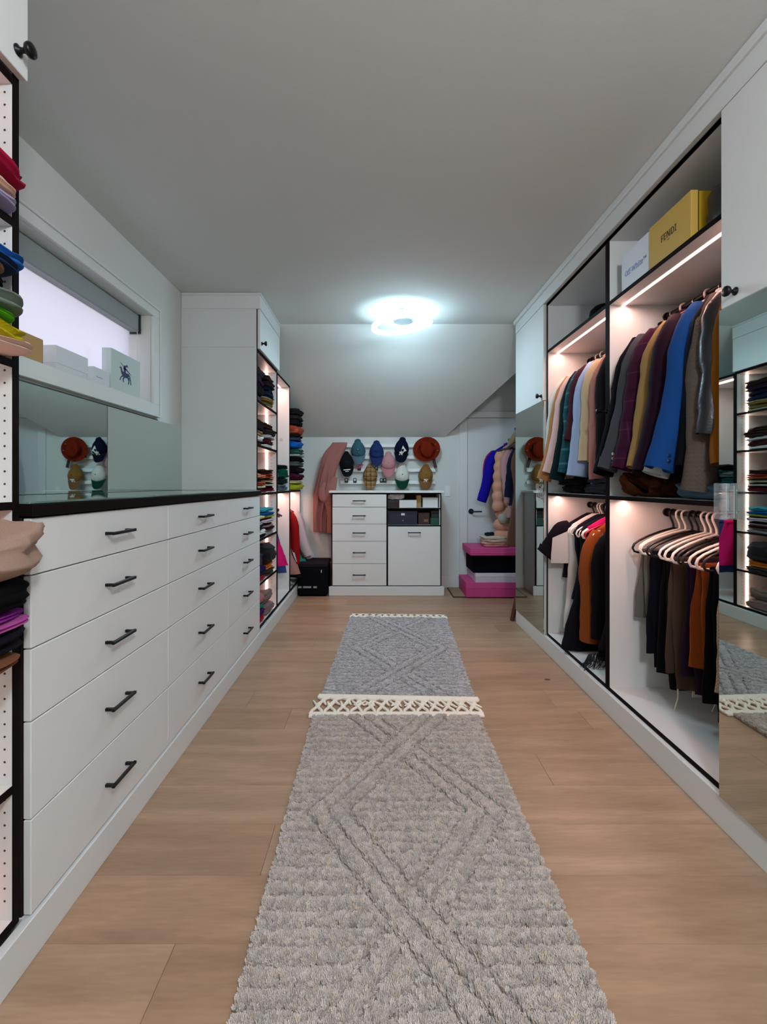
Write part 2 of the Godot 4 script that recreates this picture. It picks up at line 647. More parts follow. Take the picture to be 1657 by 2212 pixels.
func open_unit(called: String, label: String, xf: float, xb: float, d0: float, d1: float, y0: float, y1: float, shelves: Array, right_walls := [true, true]) -> Node3D:
	# a lit open carcass: side panels at d0 and d1, back, top, bottom, shelves, black banding on the front edges
	var t := thing(called, label, "wardrobe" if xf > 0 else "shelf unit", V((xf + xb) / 2, y0, (d0 + d1) / 2))
	var m := mat(WHITE, 0.45)
	var s := signf(xb - xf)
	var be := xf + s * 0.003
	if right_walls[0]: wpart(wbox(be, xb, y0, y1, d0, d0 + PT), "side_panel", m, t)
	if right_walls[1]: wpart(wbox(be, xb, y0, y1, d1 - PT, d1), "side_panel", m, t)
	wpart(wbox(xb - s * 0.008, xb, y0, y1, d0 + PT, d1 - PT), "back_panel", m, t)
	var em := mat(EDGE, 0.55, 0, "edge")
	var ys: Array = shelves.duplicate()
	ys.append_array([y0 + PT, y1])
	for i in ys.size():
		var y: float = ys[i]
		wpart(wbox(be, xb - s * 0.009, y - PT, y, d0 + PT, d1 - PT, 0.0006), "shelf" if i < shelves.size() else ["bottom_panel", "top_panel"][i - shelves.size()], m, t)
		wpart(wbox(xf, be, y - PT, y, d0 + PT, d1 - PT, 0.0006), "edge_band", em, t)
	for i in 2:
		if right_walls[i]: wpart(wbox(xf, be, y0, y1, [d0, d1 - PT][i], [d0, d1 - PT][i] + PT, 0.0006), "edge_band", em, t)
	return t


func led_h(t: Node3D, x: float, y: float, d0: float, d1: float, e := 0.05) -> void:
	wpart(wbox(x - 0.008, x + 0.008, y - 0.0015, y + 0.006, d0, d1, 0.0006), "light_strip", glow(LED_C, 7.0), t)
	lit_area(V(x, y - 0.010, (d0 + d1) / 2), Vector3.DOWN, Vector3(0, 0, 1), Vector2(d1 - d0, 0.012), LED_C, e * STRIP_E)


func led_v(t: Node3D, x: float, y0: float, y1: float, d: float, e := 0.05) -> void:
	# on the far side panel, facing the camera end
	wpart(wbox(x - 0.007, x + 0.007, y0, y1, d - 0.006, d, 0.001), "light_strip", glow(LED_C, 7.0), t)
	lit_area(V(x, (y0 + y1) / 2, d - 0.010), Vector3(0, 0, 1), Vector3.UP, Vector2(y1 - y0, 0.012), LED_C, e * STRIP_E)


func pin_holes(t: Node3D, xs: Array, y0: float, y1: float, d: float) -> void:
	var mb := MB.new()
	for x in xs:
		var y := y0
		while y < y1:
			mb.cyl(V(x, y, d), V(x, y, d - 0.0008), 0.0026, 8)
			y += 0.0285
	tag(wpart(mb, "shelf_pin_holes", mat("3a302c", 0.9), t), "", "", "", "stuff")


func left_run() -> void:
	var m := mat(WHITE, 0.45)
	var front := mat("dcdcda", 0.42)
	var xb := -1.336
	# plinth along the whole run
	var pl := thing("plinth", "long white plinth under the drawer units and shelf towers along the window wall", "plinth", V(-0.81, 0, 2.7))
	wpart(wbox(-0.82, -0.797, 0.0, 0.098, 0.3, 5.05, 0.002), "board", m, pl)
	for d in [0.5, 1.1, 2.0, 2.8, 3.5, 4.4]:
		wpart(wbox(-1.3, -0.82, 0, 0.098, d, d + PT), "support", m, pl)
	# near shelf tower
	var a := open_unit("shelf_tower", "white shelf tower with black edges, holding the yellow and green knits", -0.823, xb, 0.45, 1.093, 0.099, 2.36, [0.42, 0.72, 1.06, 1.381, 1.70, 2.02])
	pin_holes(a, [-0.842], 0.16, 2.0, 1.075)
	led_v(a, -0.93, 0.12, 2.0, 1.075, 0.05)
	var dr := wpart(wbox(-0.821, -0.803, 2.022, 2.33, 0.455, 1.0935, 0.0015), "door", front, a)
	tag(wpart(knob_mesh(V(-0.803, 2.066, 1.062), Vector3(1, 0, 0)), "knob", mat("0e0e10", 0.35, 0.5), dr), "black knob")
	wpart(wbox(-1.336, -0.80, 2.332, 2.398, 0.45, 1.0935, 0.003), "crown", m, a)
	# three drawer units
	var ds := [1.1005, 1.822, 2.553, 3.236]
	var ys := [1.022, 0.888, 0.718, 0.549, 0.323, 0.102]
	var dl := ["white five-drawer base unit beside the shelf tower with the yellow knit", "white five-drawer base unit in the middle of the three under the counter", "white five-drawer base unit beside the tall shelf tower with lit shelves"]
	for i in 3:
		var u := thing("drawer_unit", dl[i], "drawers", V(-1.07, 0.099, (ds[i] + ds[i + 1]) / 2), "drawer units under the black counter")
		var bm := mat("241d1b", 0.6, 0, "edge")
		wpart(wbox(-0.823, xb, 0.099, 1.023, ds[i], ds[i] + PT), "side_panel", bm, u)
		wpart(wbox(-0.823, xb, 0.099, 1.023, ds[i + 1] - PT - 0.001, ds[i + 1] - 0.001), "side_panel", bm, u)
		wpart(wbox(xb + 0.01, xb, 0.099, 1.023, ds[i] + PT, ds[i + 1] - PT), "back_panel", bm, u)
		wpart(wbox(-0.826, xb + 0.01, 0.099, 0.12, ds[i] + PT, ds[i + 1] - PT - 0.001), "bottom_panel", bm, u)
		for k in range(1, 5): wpart(wbox(-0.826, -0.9, ys[k] - 0.03, ys[k] - 0.01, ds[i] + PT, ds[i + 1] - PT - 0.001), "drawer_rail", bm, u)
		for k in 5:
			var df := wpart(wbox(-0.821, -0.803, ys[k + 1] + 0.0016, ys[k] - 0.0016, ds[i] + 0.002, ds[i + 1] - 0.002, 0.0015), "drawer", front, u)
			tag(wpart(handle_mesh(V(-0.803, (ys[k] + ys[k + 1]) / 2, (ds[i] + ds[i + 1]) / 2), Vector3(0, 0, 1), Vector3(1, 0, 0)), "handle", mat("0d0d0f", 0.38, 0.4), df), "black bar handle")
	# counter and its glass
	var ct := thing("counter", "black counter over the drawer units, topped with clear glass", "counter", V(-1.07, 1.024, 2.17))
	wpart(wbox(-0.793, xb, 1.025, 1.054, 1.0945, 3.237, 0.002), "slab", mat("15100f", 0.5, 0, "edge"), ct)
	var gm := StandardMaterial3D.new()
	gm.resource_name = "green_glass"
	gm.transparency = BaseMaterial3D.TRANSPARENCY_ALPHA
	gm.albedo_color = Color(0.55, 0.68, 0.64, 0.55)
	gm.roughness = 0.02
	gm.metallic = 0.35
	tag(wpart(wbox(-0.80, xb, 1.0545, 1.060, 1.0945, 3.2365, 0.0008), "glass_top", gm, ct), "clear glass sheet")
	# mirror backsplash
	var mi := thing("wall_mirror", "long low mirror above the counter under the window", "mirror", V(xb, 1.061, 2.2))
	wpart(wbox(-1.3365, -1.332, 1.061, 1.485, 1.0945, 3.235, 0.0006), "mirror_glass", mirror_mat(), mi)
	wpart(wbox(-1.3365, -1.330, 1.485, 1.4895, 1.0945, 2.88, 0.0006), "top_channel", mat("1c1a1c", 0.4, 0.3), mi)
	# tall tower beyond the counter
	var b := open_unit("shelf_tower", "tall white shelf tower with lit shelves of folded clothes, beyond the counter", -0.823, xb, 3.2375, 3.885, 0.099, 2.33, [0.41, 0.72, 1.04, 1.375, 1.68, 2.02])
	pin_holes(b, [-0.865], 0.16, 2.0, 3.867)
	led_v(b, -0.905, 0.12, 2.0, 3.867, 0.05)
	var d2 := wpart(wbox(-0.821, -0.803, 2.022, 2.29, 3.243, 3.885, 0.0015), "door", front, b)
	tag(wpart(knob_mesh(V(-0.803, 2.07, 3.29), Vector3(1, 0, 0)), "knob", mat("0e0e10", 0.35, 0.5), d2), "black knob")
	var cr := MB.new()
	cr.box(V(xb, 2.292, 3.2345), V(-0.80, 2.384, 3.885), 0.002)
	cr.box(V(xb, 2.384, 3.2305), V(-0.794, 2.399, 3.885), 0.003)
	wpart(cr, "crown", m, b)
	wpart(wbox(xb, -0.83, 1.0612, 2.029, 3.2335, 3.2372, 0.0008), "end_panel", mat("d5d8d6", 0.4), b)
	wpart(wbox(xb, -0.83, 2.031, 2.29, 3.2335, 3.2372, 0.0008), "end_panel", mat("d5d8d6", 0.4), b)
	# two open units under the slope
	var c := open_unit("open_wardrobe", "white open wardrobe bay under the slope, lit, with green clothes on its shelf", -0.823, xb, 3.886, 4.445, 0.099, 2.015, [1.042])
	led_h(c, -0.91, 1.997, 3.91, 4.42, 0.05)
	led_h(c, -0.91, 1.022, 3.91, 4.42, 0.04)
	var rd := mat("141012", 0.4, 0.5)
	wpart(MB.new().cyl(V(-1.05, 0.965, 3.904), V(-1.05, 0.965, 4.427), 0.0125), "rod", rd, c)
	wpart(knob_mesh(V(-0.93, 0.862, 4.427), Vector3(0, 0, 1)), "hook", rd, c)
	wpart(MB.new().cyl(V(-0.90, 1.515, 4.4275), V(-0.90, 1.515, 4.424), 0.015, 16), "cable_grommet", mat("c2bfc0", 0.5), c)
	var e := open_unit("open_wardrobe", "low white wardrobe bay in the far corner, piled with clothes on top", -0.823, xb, 4.446, 5.048, 0.099, 1.042, [])
	led_h(e, -0.91, 1.022, 4.47, 5.02, 0.04)
	wpart(MB.new().cyl(V(-1.05, 0.965, 4.464), V(-1.05, 0.965, 5.03), 0.0125), "rod", rd, e)
	wpart(wbox(-0.83, xb, 1.043, 1.60, 5.03, 5.048), "far_panel", m, e)


func right_run() -> void:
	var m := mat(WHITE, 0.45)
	var front := mat("dcdcda", 0.42)
	var xb := 1.712
	var xf := 1.113
	var pl := thing("plinth", "long white plinth under the mirror doors and open wardrobe bays", "plinth", V(1.1, 0, 2.4))
	wpart(wbox(1.095, 1.118, 0.0, 0.103, 0.3, 3.79, 0.002), "board", m, pl)
	for d in [0.5, 1.5, 2.3, 3.1, 3.7]:
		wpart(wbox(1.118, 1.68, 0, 0.103, d, d + PT), "support", m, pl)
	# fascia and crown
	var cr := thing("crown_moulding", "white fascia and crown moulding along the top of the mirror-door wardrobes", "moulding", V(1.1, 2.29, 2.3))
	wpart(wbox(1.092, 1.115, 2.293, 2.378, 0.3, 3.79, 0.002), "fascia", m, cr)
	wpart(wbox(1.078, 1.118, 2.366, 2.399, 0.3, 3.805, 0.004), "crown", m, cr)
	wpart(wbox(1.118, 1.712, 2.293, 2.399, 3.775, 3.795, 0.002), "return", m, cr)
	# far cabinet with a mirror door
	var rows := [[3.152, 3.79, "white cabinet with a mirror door beside the boxes and coats", 3.205, 0.003], [0.91, 1.522, "white cabinet with a mirror door reflecting the lit shelf tower", 1.458, 0.0115]]
	for i in 2:
		var r: Array = rows[i]
		var t := thing("mirror_cabinet", r[2], "wardrobe", V(1.4, 0.104, (r[0] + r[1]) / 2))
		wpart(wbox(xf, xb, 0.104, 2.292, r[0], r[0] + PT), "side_panel", m, t)
		wpart(wbox(xf, xb, 0.104, 2.292, r[1] - PT, r[1]), "side_panel", m, t)
		wpart(wbox(xb - 0.008, xb, 0.104, 2.292, r[0] + PT, r[1] - PT), "back_panel", m, t)
		for y in [0.104, 1.645, 2.274]: wpart(wbox(xf, xb - 0.008, y, y + PT, r[0] + PT, r[1] - PT), "shelf", m, t)
		var ud := wpart(wbox(1.093, 1.111, 1.656, 2.29, r[0] + 0.002, r[1] - 0.002, 0.0015), "door", front, t)
		tag(wpart(knob_mesh(V(1.093, 1.69, r[3] + (0.0 if i else -0.01)), Vector3(-1, 0, 0)), "knob", mat("0e0e10", 0.35, 0.5), ud), "black knob")
		# the mirror door hangs a hair open
		var md := Node3D.new()
		md.name = "mirror_door"
		var base: Vector3 = V(1.098, 0.106, r[0] + 0.002)
		md.position = base - t.position
		md.rotation.y = r[4]
		t.add_child(md, true)
		var l: float = r[1] - r[0] - 0.004
		part(MB.new().box(Vector3(0.0, 0, -l), Vector3(0.012, 1.546, 0), 0.0006), "door_board", m, md)
		part(MB.new().box(Vector3(-0.005, 0, -l), Vector3(0.0, 1.546, 0), 0.0008), "mirror_glass", mirror_mat(), md)
		var ac := StandardMaterial3D.new()
		ac.resource_name = "clear_acrylic"
		ac.transparency = BaseMaterial3D.TRANSPARENCY_ALPHA
		ac.albedo_color = Color(0.96, 0.98, 1.0, 0.12)
		ac.roughness = 0.03
		var hz := -0.035 if i == 0 else -l + 0.045
		var y0 := 0.885
		tag(part(MB.new().box(Vector3(-0.030, y0, hz - 0.004), Vector3(-0.006, y0 + 0.112, hz + 0.004), 0.0015), "acrylic_fin", ac, md), "clear acrylic fin")
		tag(part(MB.new().box(Vector3(-0.036, y0, hz - 0.026), Vector3(-0.0305, y0 + 0.112, hz + 0.026), 0.0015), "acrylic_grip", ac, md), "clear acrylic grip")
		var chm := mat("c8ccd0", 0.08, 1.0)
		for yy in [0.022, 0.09]:
			tag(part(MB.new().box(Vector3(-0.029, y0 + yy - 0.004, hz + 0.005), Vector3(-0.0055, y0 + yy + 0.004, hz + 0.012), 0.001), "chrome_post", chm, md), "chrome post")
		for q in [-0.024, 0.006]: tag(part(MB.new().box(Vector3(-0.0088, y0 + 0.006, hz + q), Vector3(-0.0055, y0 + 0.106, hz + q + 0.018), 0.001), "chrome_plate", chm, md), "chrome plate")
	# the two open bays
	var rod := mat("141012", 0.35, 0.6)
	var bays := [[2.318, 3.150, "open white wardrobe bay of shirts and dresses, beside the small mirror door"], [1.524, 2.316, "open white wardrobe bay of blazers above hung trousers"]]
	for b in bays:
		var t := open_unit("open_wardrobe", b[2], xf, xb, b[0], b[1], 0.104, 2.29, [1.044, 1.98])
		for y in [1.962, 1.026]: led_h(t, 1.182, y, b[0] + 0.02, b[1] - 0.02, 0.06 if y > 1.5 else 0.05)
		for y in [1.905, 0.966]:
			wpart(MB.new().cyl(V(1.39, y, b[0] + PT), V(1.39, y, b[1] - PT), 0.0125), "rod", rod, t)
			for d in [b[0] + PT, b[1] - PT - 0.012]: wpart(MB.new().cyl(V(1.39, y, d), V(1.39, y, d + 0.012), 0.02, 18), "rod_socket", rod, t)
		wpart(wbox(xf, xf + 0.004, 2.274, 2.292, b[0], b[1]), "top_edging", mat(EDGE, 0.55, 0, "edge"), t)
	# pull-out valet rod on the post between the bays
	var vr := thing("valet_rod", "short black pull-out rod on the post between the two open bays", "rod", V(1.11, 1.452, 2.318))
	wpart(MB.new().lathe([[0, 0], [0.011, 0], [0.011, 0.006], [0.0055, 0.009], [0.0055, 0.044], [0.013, 0.05], [0.013, 0.054], [0, 0.055]], V(1.1125, 1.452, 2.318), Vector3(-1, 0, 0), 16), "bar", rod, vr)


func far_end() -> void:
	var m := mat(WHITE, 0.45)
	var front := mat("dcdcda", 0.42)
	var black := mat("0d0d0f", 0.38, 0.4)
	var t := thing("low_dresser", "white dresser with five drawers, two black-edged cubbies and a tilt door under the hats", "dresser", V(0.08, 0, 4.88))
	wpart(wbox(-0.462, 0.625, 0.0, 0.095, 4.712, 5.05, 0.002), "base", m, t)
	wpart(wbox(-0.462, -0.444, 0.095, 1.012, 4.722, 5.05), "side_panel", m, t)
	wpart(wbox(0.607, 0.625, 0.095, 1.012, 4.722, 5.05), "side_panel", m, t)
	wpart(wbox(0.08, 0.098, 0.095, 1.012, 4.726, 5.05), "divider", m, t)
	wpart(wbox(-0.444, 0.607, 0.095, 1.012, 5.03, 5.05), "back_panel", m, t)
	wpart(wbox(-0.486, 0.650, 0.0, 0.092, 4.692, 4.712, 0.003), "plinth", m, t)
	wpart(wbox(-0.486, 0.650, 1.014, 1.037, 4.69, 5.052, 0.003), "top", mat("e2e3e1", 0.4), t)
	var em := mat(EDGE, 0.55, 0, "edge")
	wpart(wbox(-0.462, -0.452, 0.095, 1.013, 4.712, 4.723, 0.0006), "edge_band", em, t)
	wpart(wbox(0.614, 0.625, 0.095, 1.013, 4.712, 4.723, 0.0006), "edge_band", em, t)
	wpart(wbox(0.082, 0.097, 0.095, 1.013, 4.712, 4.723, 0.0006), "edge_band", em, t)
	wpart(wbox(-0.452, 0.614, 1.002, 1.013, 4.712, 4.723, 0.0006), "edge_band", em, t)
	wpart(wbox(0.097, 0.614, 0.853, 0.865, 4.712, 4.723, 0.0006), "edge_band", em, t)
	wpart(wbox(0.097, 0.614, 0.683, 0.695, 4.712, 4.723, 0.0006), "edge_band", em, t)
	wpart(wbox(-0.452, 0.614, 0.093, 0.099, 4.712, 4.723, 0.0006), "edge_band", em, t)
	wpart(wbox(0.098, 0.607, 0.853, 0.865, 4.723, 5.03), "shelf", m, t)
	wpart(wbox(0.098, 0.607, 0.683, 0.695, 4.723, 5.03), "shelf", m, t)
	wpart(wbox(0.098, 0.607, 0.695, 1.012, 5.022, 5.03), "cubby_back", mat("4a3c36", 0.7), t)
	var ys := [1.001, 0.874, 0.707, 0.538, 0.317, 0.100]
	for k in 5:
		var df := wpart(wbox(-0.451, 0.081, ys[k + 1] + 0.0018, ys[k] - 0.0018, 4.70, 4.718, 0.0015), "drawer", front, t)
		tag(wpart(handle_mesh(V(-0.187, (ys[k] + ys[k + 1]) / 2, 4.70), Vector3(1, 0, 0), Vector3(0, 0, 1)), "handle", black, df), "black bar handle")
	var td := wpart(wbox(0.098, 0.613, 0.102, 0.682, 4.70, 4.718, 0.0015), "door", front, t)
	tag(wpart(handle_mesh(V(0.355, 0.625, 4.70), Vector3(1, 0, 0), Vector3(0, 0, 1)), "handle", black, td), "black bar handle")
	# hat rack: four rails with hooks
	var rails := [[1.12, -0.40, 0.605], [1.248, -0.395, 0.605], [1.384, -0.375, 0.60], [1.507, -0.37, 0.60]]
	var hk := [[-0.335, -0.245, 0.035, 0.24, 0.07, 0.5], [-0.2, -0.02, 0.27, 0.5, -0.35], [-0.335, -0.195, 0.04, 0.285, 0.43], [-0.22, -0.01, 0.24, 0.47]]
	var rl := ["lowest of the four white hat rails, just above the dresser top", "second white hat rail above the dresser top", "third white hat rail above the dresser top", "topmost white hat rail, under the slope"]
	for i in 4:
		var r: Array = rails[i]
		var o := thing("hat_rail", rl[i], "rail", V(0.1, r[0], 5.06), "white hat rails on the far wall")
		wpart(wbox(r[1], r[2], r[0] - 0.018, r[0] + 0.018, 5.03, 5.048, 0.002), "rail", mat("e6e7e4", 0.4), o)
		for x in [r[1] + 0.05, 0.1, r[2] - 0.05]: wpart(wbox(x - 0.02, x + 0.02, r[0] - 0.015, r[0] + 0.015, 5.048, 5.07), "spacer", m, o)
		for x in hk[i]:
			var h := MB.new()
			h.tube([V(x - 0.014, r[0] + 0.01, 5.024), V(x - 0.0145, r[0] + 0.036, 5.018), V(x - 0.009, r[0] + 0.042, 5.016), V(x + 0.009, r[0] + 0.042, 5.016), V(x + 0.0145, r[0] + 0.036, 5.018), V(x + 0.014, r[0] + 0.01, 5.024)], 0.0035, 8)
			h.box(V(x - 0.018, r[0] - 0.004, 5.022), V(x + 0.018, r[0] + 0.014, 5.031), 0.001)
			wpart(h, "hook", black, o)
	# doormat
	var mt := thing("doormat", "flat brown doormat with a dark edge in front of the attic door", "mat", V(1.1, 0, 4.85))
	wpart(wbox(0.735, 1.52, 0.0, 0.009, 4.632, 5.035, 0.003), "pile", mat("c4a282", 0.95, 0, "fur"), mt)
	for q in [[0.728, 1.527, 4.625, 4.634], [0.728, 1.527, 5.033, 5.042], [0.728, 0.737, 4.634, 5.033], [1.518, 1.527, 4.634, 5.033]]: wpart(wbox(q[0], q[1], 0, 0.0095, q[2], q[3], 0.002), "binding", mat("3a3030", 0.9), mt)


# ------------------------------------------------------------------ rugs
func rug_pattern(x: float, d: float, xc: float, dc: float, first: float) -> float:
	# pile height 0..1 at a place on the rug: grooves of the diamond bands, ribs elsewhere
	var per := 1.60
	var ph := fposmod((d - dc) / per, 1.0)
	var tri_w := 4.0 * absf(ph - 0.5) - 1.0          # 1 at dc, -1 half a period away
	var cx := 0.262 * tri_w
	var s := x - xc
	var h := 1.0
	var over := false
	for side: float in [first, -first]:
		var o := s - side * cx
		if absf(o) < 0.085:
			if over: break
			var g := 1.0
			for k in [-0.068, 0.0, 0.068]: g = minf(g, absf(o - k) / 0.019)
			h = minf(h, 0.12 + 0.88 * smoothstep(0.25, 1.0, g))
			over = true
	if not over:
		var rb := fposmod(d / 0.046, 1.0)
		h *= 0.12 + 0.88 * pow(sin(PI * rb), 0.8)
	return h


func rug(called: String, label: String, at: Vector3, turn: float, w: float, l: float, xc: float, dc: float, first: float, gap: float, tint: Color) -> Node3D:
	var t := thing(called, label, "rug", at)
	t.rotation.y = turn
	var H := 0.022
	part(MB.new().box(Vector3(-w / 2 + 0.004, 0.0005, -l / 2), Vector3(w / 2 - 0.004, 0.006, l / 2), 0.002), "backing", mat("8f877c", 0.95), t)
	# tuft: a little sheaf of bent yarn ends
	var tuft := MB.new()
	for k in 7:
		var a := TAU * k / 7.0 + 0.4
		var o := Vector3(cos(a), 0, sin(a)) * (0.0024 if k else 0.0)
		var lean := Vector3(cos(a + 0.5), 0, sin(a + 0.5)) * 0.0028
		tuft.tube([o, o + lean * 0.3 + Vector3(0, 0.55, 0), o + lean + Vector3(0, 0.9, 0), o + lean * 1.35 + Vector3(0, 1.0, 0)], [0.0017, 0.0024, 0.0020, 0.0007], 4)
	var tm := StandardMaterial3D.new()
	tm.resource_name = "yarn"
	tm.albedo_color = Color.WHITE
	tm.vertex_color_use_as_albedo = true
	tm.roughness = 0.95
	var mesh := tuft.mesh()
	mesh.surface_set_material(0, tm)
	var xf: Array[Transform3D] = []
	var cs: Array[Color] = []
	var nx := int(w / gap)
	var nz := int(l / gap)
	for i in nx:
		for j in nz:
			var x := -w / 2 + (i + 0.5 + rng.randf_range(-0.4, 0.4)) * gap
			var d := -l / 2 + (j + 0.5 + rng.randf_range(-0.4, 0.4)) * gap
			var h := rug_pattern(x + 0.006 * noise.get_noise_2d(d * 20, x * 20), d + 0.006 * noise.get_noise_2d(x * 20, d * 20), xc, dc, first) * H * rng.randf_range(0.8, 1.12) * (1.0 + 0.12 * noise.get_noise_2d(x * 30, d * 30))
			var edge := minf(w / 2 - absf(x), l / 2 - absf(d))
			h *= 0.6 + 0.4 * smoothstep(0.0, 0.02, edge)
			var b := Basis(Vector3.UP, rng.randf() * TAU).scaled(Vector3.ONE)
			b = Basis(Vector3(rng.randf_range(-1, 1), 0, rng.randf_range(-1, 1)).normalized(), rng.randf() * 0.22) * b
			b = b * Basis.from_scale(Vector3(gap / 0.0068, h, gap / 0.0068))
			xf.append(Transform3D(b, Vector3(x, 0.004, -d)))
			var q := noise.get_noise_3d(x * 9, 0, d * 9) * 0.10 + rng.randf_range(-0.22, 0.22)
			var c := tint * (1.0 + q)
			if rng.randf() < 0.12: c = c * Color(1.06, 1.0, 0.90)
			cs.append(Color(c.r, c.g, c.b))
	var mm := MultiMesh.new()
	mm.transform_format = MultiMesh.TRANSFORM_3D
	mm.use_colors = true
	mm.mesh = mesh
	mm.instance_count = xf.size()
	for i in xf.size():
		mm.set_instance_transform(i, xf[i])
		mm.set_instance_color(i, cs[i])
	var mi := MultiMeshInstance3D.new()
	mi.name = "pile"
	mi.multimesh = mm
	t.add_child(mi, true)
	mi.set_meta("kind", "stuff")
	return t


func fringe(t: Node3D, w: float, z0: float, z1: float, knots: int, called := "fringe") -> void:
	# a woven edge, then pairs of cords that meet in knots and end in loose tails
	var cream := mat("f4eadb", 0.95)
	var s := signf(z1 - z0)
	var l := absf(z1 - z0)
	part(MB.new().box(Vector3(-w / 2, 0.001, z0), Vector3(w / 2, 0.012, z0 + s * 0.045), 0.004), "woven_edge", cream, t)
	for i in knots:
		var x := -w / 2 + w * (i + 0.5) / knots
		var p := w / knots / 2
		var j := rng.randf_range(-0.006, 0.006)
		var mb := MB.new()
		var k := Vector3(x + j, 0.008, z0 + s * l * 0.58)
		for q: float in [-1.0, 1.0]:
			mb.tube([Vector3(x + q * p * 0.9, 0.006, z0 + s * 0.026), Vector3(x + q * p * 0.7, 0.007, z0 + s * l * 0.38), k + Vector3(q * 0.003, 0, -s * 0.006), k + Vector3(q * 0.006, 0, s * 0.02), k + Vector3(q * p * rng.randf_range(0.5, 1.1), -0.002, s * l * rng.randf_range(0.34, 0.42))], [0.0085, 0.008, 0.008, 0.008, 0.0045], 6)
		mb.lathe([[0, -0.009], [0.011, -0.007], [0.0145, 0], [0.011, 0.007], [0, 0.009]], k, Vector3(0, 0, 1), 8)
		part(mb, called, cream, t)


func rugs() -> void:
	# the near runner ends in a knotted fringe that meets the far runner's
	var a := rug("runner_rug", "grey shag runner with carved diamond bands, the one reaching the entrance", V(0.09, 0, 1.35), 0.004, 0.785, 1.79, 0.005, 0.225, -1.0, 0.0066, Color(0.60, 0.53, 0.49))
	fringe(a, 0.83, -0.89, -1.06, 13)
	var b := rug("runner_rug", "grey shag runner with carved diamond bands, the one towards the low dresser", V(0.133, 0, 3.176), -0.044, 0.785, 1.43, 0.005, -0.025, 1.0, 0.0080, Color(0.53, 0.515, 0.53))
	fringe(b, 0.82, 0.715, 0.83, 13)
	fringe(b, 0.80, -0.71, -0.84, 15)
	var sc := thing("lint_scrap", "tiny brown scrap of lint on the oak floor beside the open bays", "scrap", V(0.95, 0.001, 2.68))
	part(MB.new().tube([Vector3(-0.015, 0.002, 0), Vector3(0, 0.004, 0.003), Vector3(0.016, 0.0022, 0.006)], [0.0015, 0.003, 0.0012], 6), "strand", mat("4a3526", 0.9), sc)


# ------------------------------------------------------------------ clothes
func se(a: float, e: float) -> float:
	return signf(a) * pow(absf(a), e)


func fold_mesh(hx: float, hy: float, hz: float, sd: int, slack := 1.0, lobes := 2) -> MB:
	# a folded garment, base on y = 0: x is its depth (front at +x), z its width; soft edges, layers showing at the front
	var rows := []
	var nv := 24
	var nu := 48
	for i in nv + 1:
		var t := -PI / 2 + PI * i / nv
		var row := PackedVector3Array()
		for j in nu:
			var a := TAU * j / nu
			var zc := se(sin(t), 0.35)
			var r := se(cos(t), 0.35)
			var x := r * se(cos(a), 0.45)
			var y := r * se(sin(a), 0.62)
			# layers: grooves along the front and the sides
			var g := 0.0
			if lobes > 1:
				g = 1.0 - sqrt(absf(sin(PI * lobes * 0.5 * (y + 1.0))))
			var rim := maxf(absf(x), absf(zc))
			var q := Vector3(x * (1.0 - 0.09 * g * smoothstep(0.6, 1.0, rim)), y, zc * (1.0 - 0.05 * g * smoothstep(0.6, 1.0, rim)))
			var nn := noise.get_noise_3d(x * 1.3 + sd * 7.3, y * 0.9, zc * 1.3 + sd * 3.1)
			var n2 := noise.get_noise_3d(x * 0.8 + sd * 1.7, 5.0, zc * 0.8 - sd * 2.9)
			var p := Vector3(q.x * hx, q.y * hy, q.z * hz)
			p.y += hy * slack * (0.5 * nn + 0.9 * n2) * (0.35 if y < 0 else 1.0)
			p.x += hy * slack * 0.9 * nn * smoothstep(0.3, 1.0, x) + hx * 0.08 * n2 * slack
			p.z += hy * slack * 0.7 * noise.get_noise_3d(sd * 2.3, y * 1.1, x * 1.4) * absf(zc)
			p.y += hy
			p.y = maxf(p.y, 0.0)
			row.append(p)
		rows.append(row)
	return MB.new().grid(rows, true)


func folded(called: String, label: String, cat: String, m: Material, at: Vector3, size: Vector3, yaw: float, group: String, slack := 1.0, lobes := 2) -> Node3D:
	# size: depth, height, width; front towards local +x
	var o := part(fold_mesh(size.x / 2, size.y / 2, size.z / 2, rng.randi() % 97, slack, lobes), called, m, self)
	o.position = at
	o.rotation.y = yaw
	tag(o, label, cat, group)
	return o


func pile(items: Array, x: float, d: float, y: float, dep: float, wid: float, side: float, group: String, jit := 0.012) -> float:
	# items from the bottom up: [name, category, colour, height, label, kind]
	for it in items:
		var k: String = it[5] if it.size() > 5 else "cloth"
		var m: Material = it[2] if it[2] is Material else mat(it[2], 0.9, 0, k)
		var h: float = it[3]
		var w: float = wid * rng.randf_range(0.92, 1.06)
		folded(it[0], it[4], it[1], m, V(x + rng.randf_range(-jit, jit), y, d + rng.randf_range(-jit, jit) + (it[6] if it.size() > 6 else 0.0)), Vector3(dep * rng.randf_range(0.94, 1.05), h * 1.08, w), rng.randf_range(-0.06, 0.06) + (PI if side < 0 else 0.0), group, 1.15 if it[0] == "shawl" else 0.9 if h < 0.05 else 0.6, 2 if h < 0.06 or it[0] == "shawl" else 3)
		y += h
	return y


func smooth(rows: Array, n: int) -> Array:
	# more rows (arrays of numbers) along a Catmull-Rom curve through the given ones
	var out := []
	for i in rows.size() - 1:
		for k in n:
			var f := float(k) / n
			var r := []
			for j in rows[0].size(): r.append(cubic_interpolate(rows[i][j], rows[i + 1][j], rows[maxi(i - 1, 0)][j], rows[mini(i + 2, rows.size() - 1)][j], f))
			out.append(r)
	out.append(rows[-1])
	return out


func soft_tube(pts: Array, sides: int, flat_z := 1.0) -> MB:
	# pts: [x, y, z, radius]
	var s := smooth(pts, 5)
	return MB.new().tube(s.map(func(p): return Vector3(p[0], p[1], p[2])), s.map(func(p): return p[3]), sides, false, flat_z)


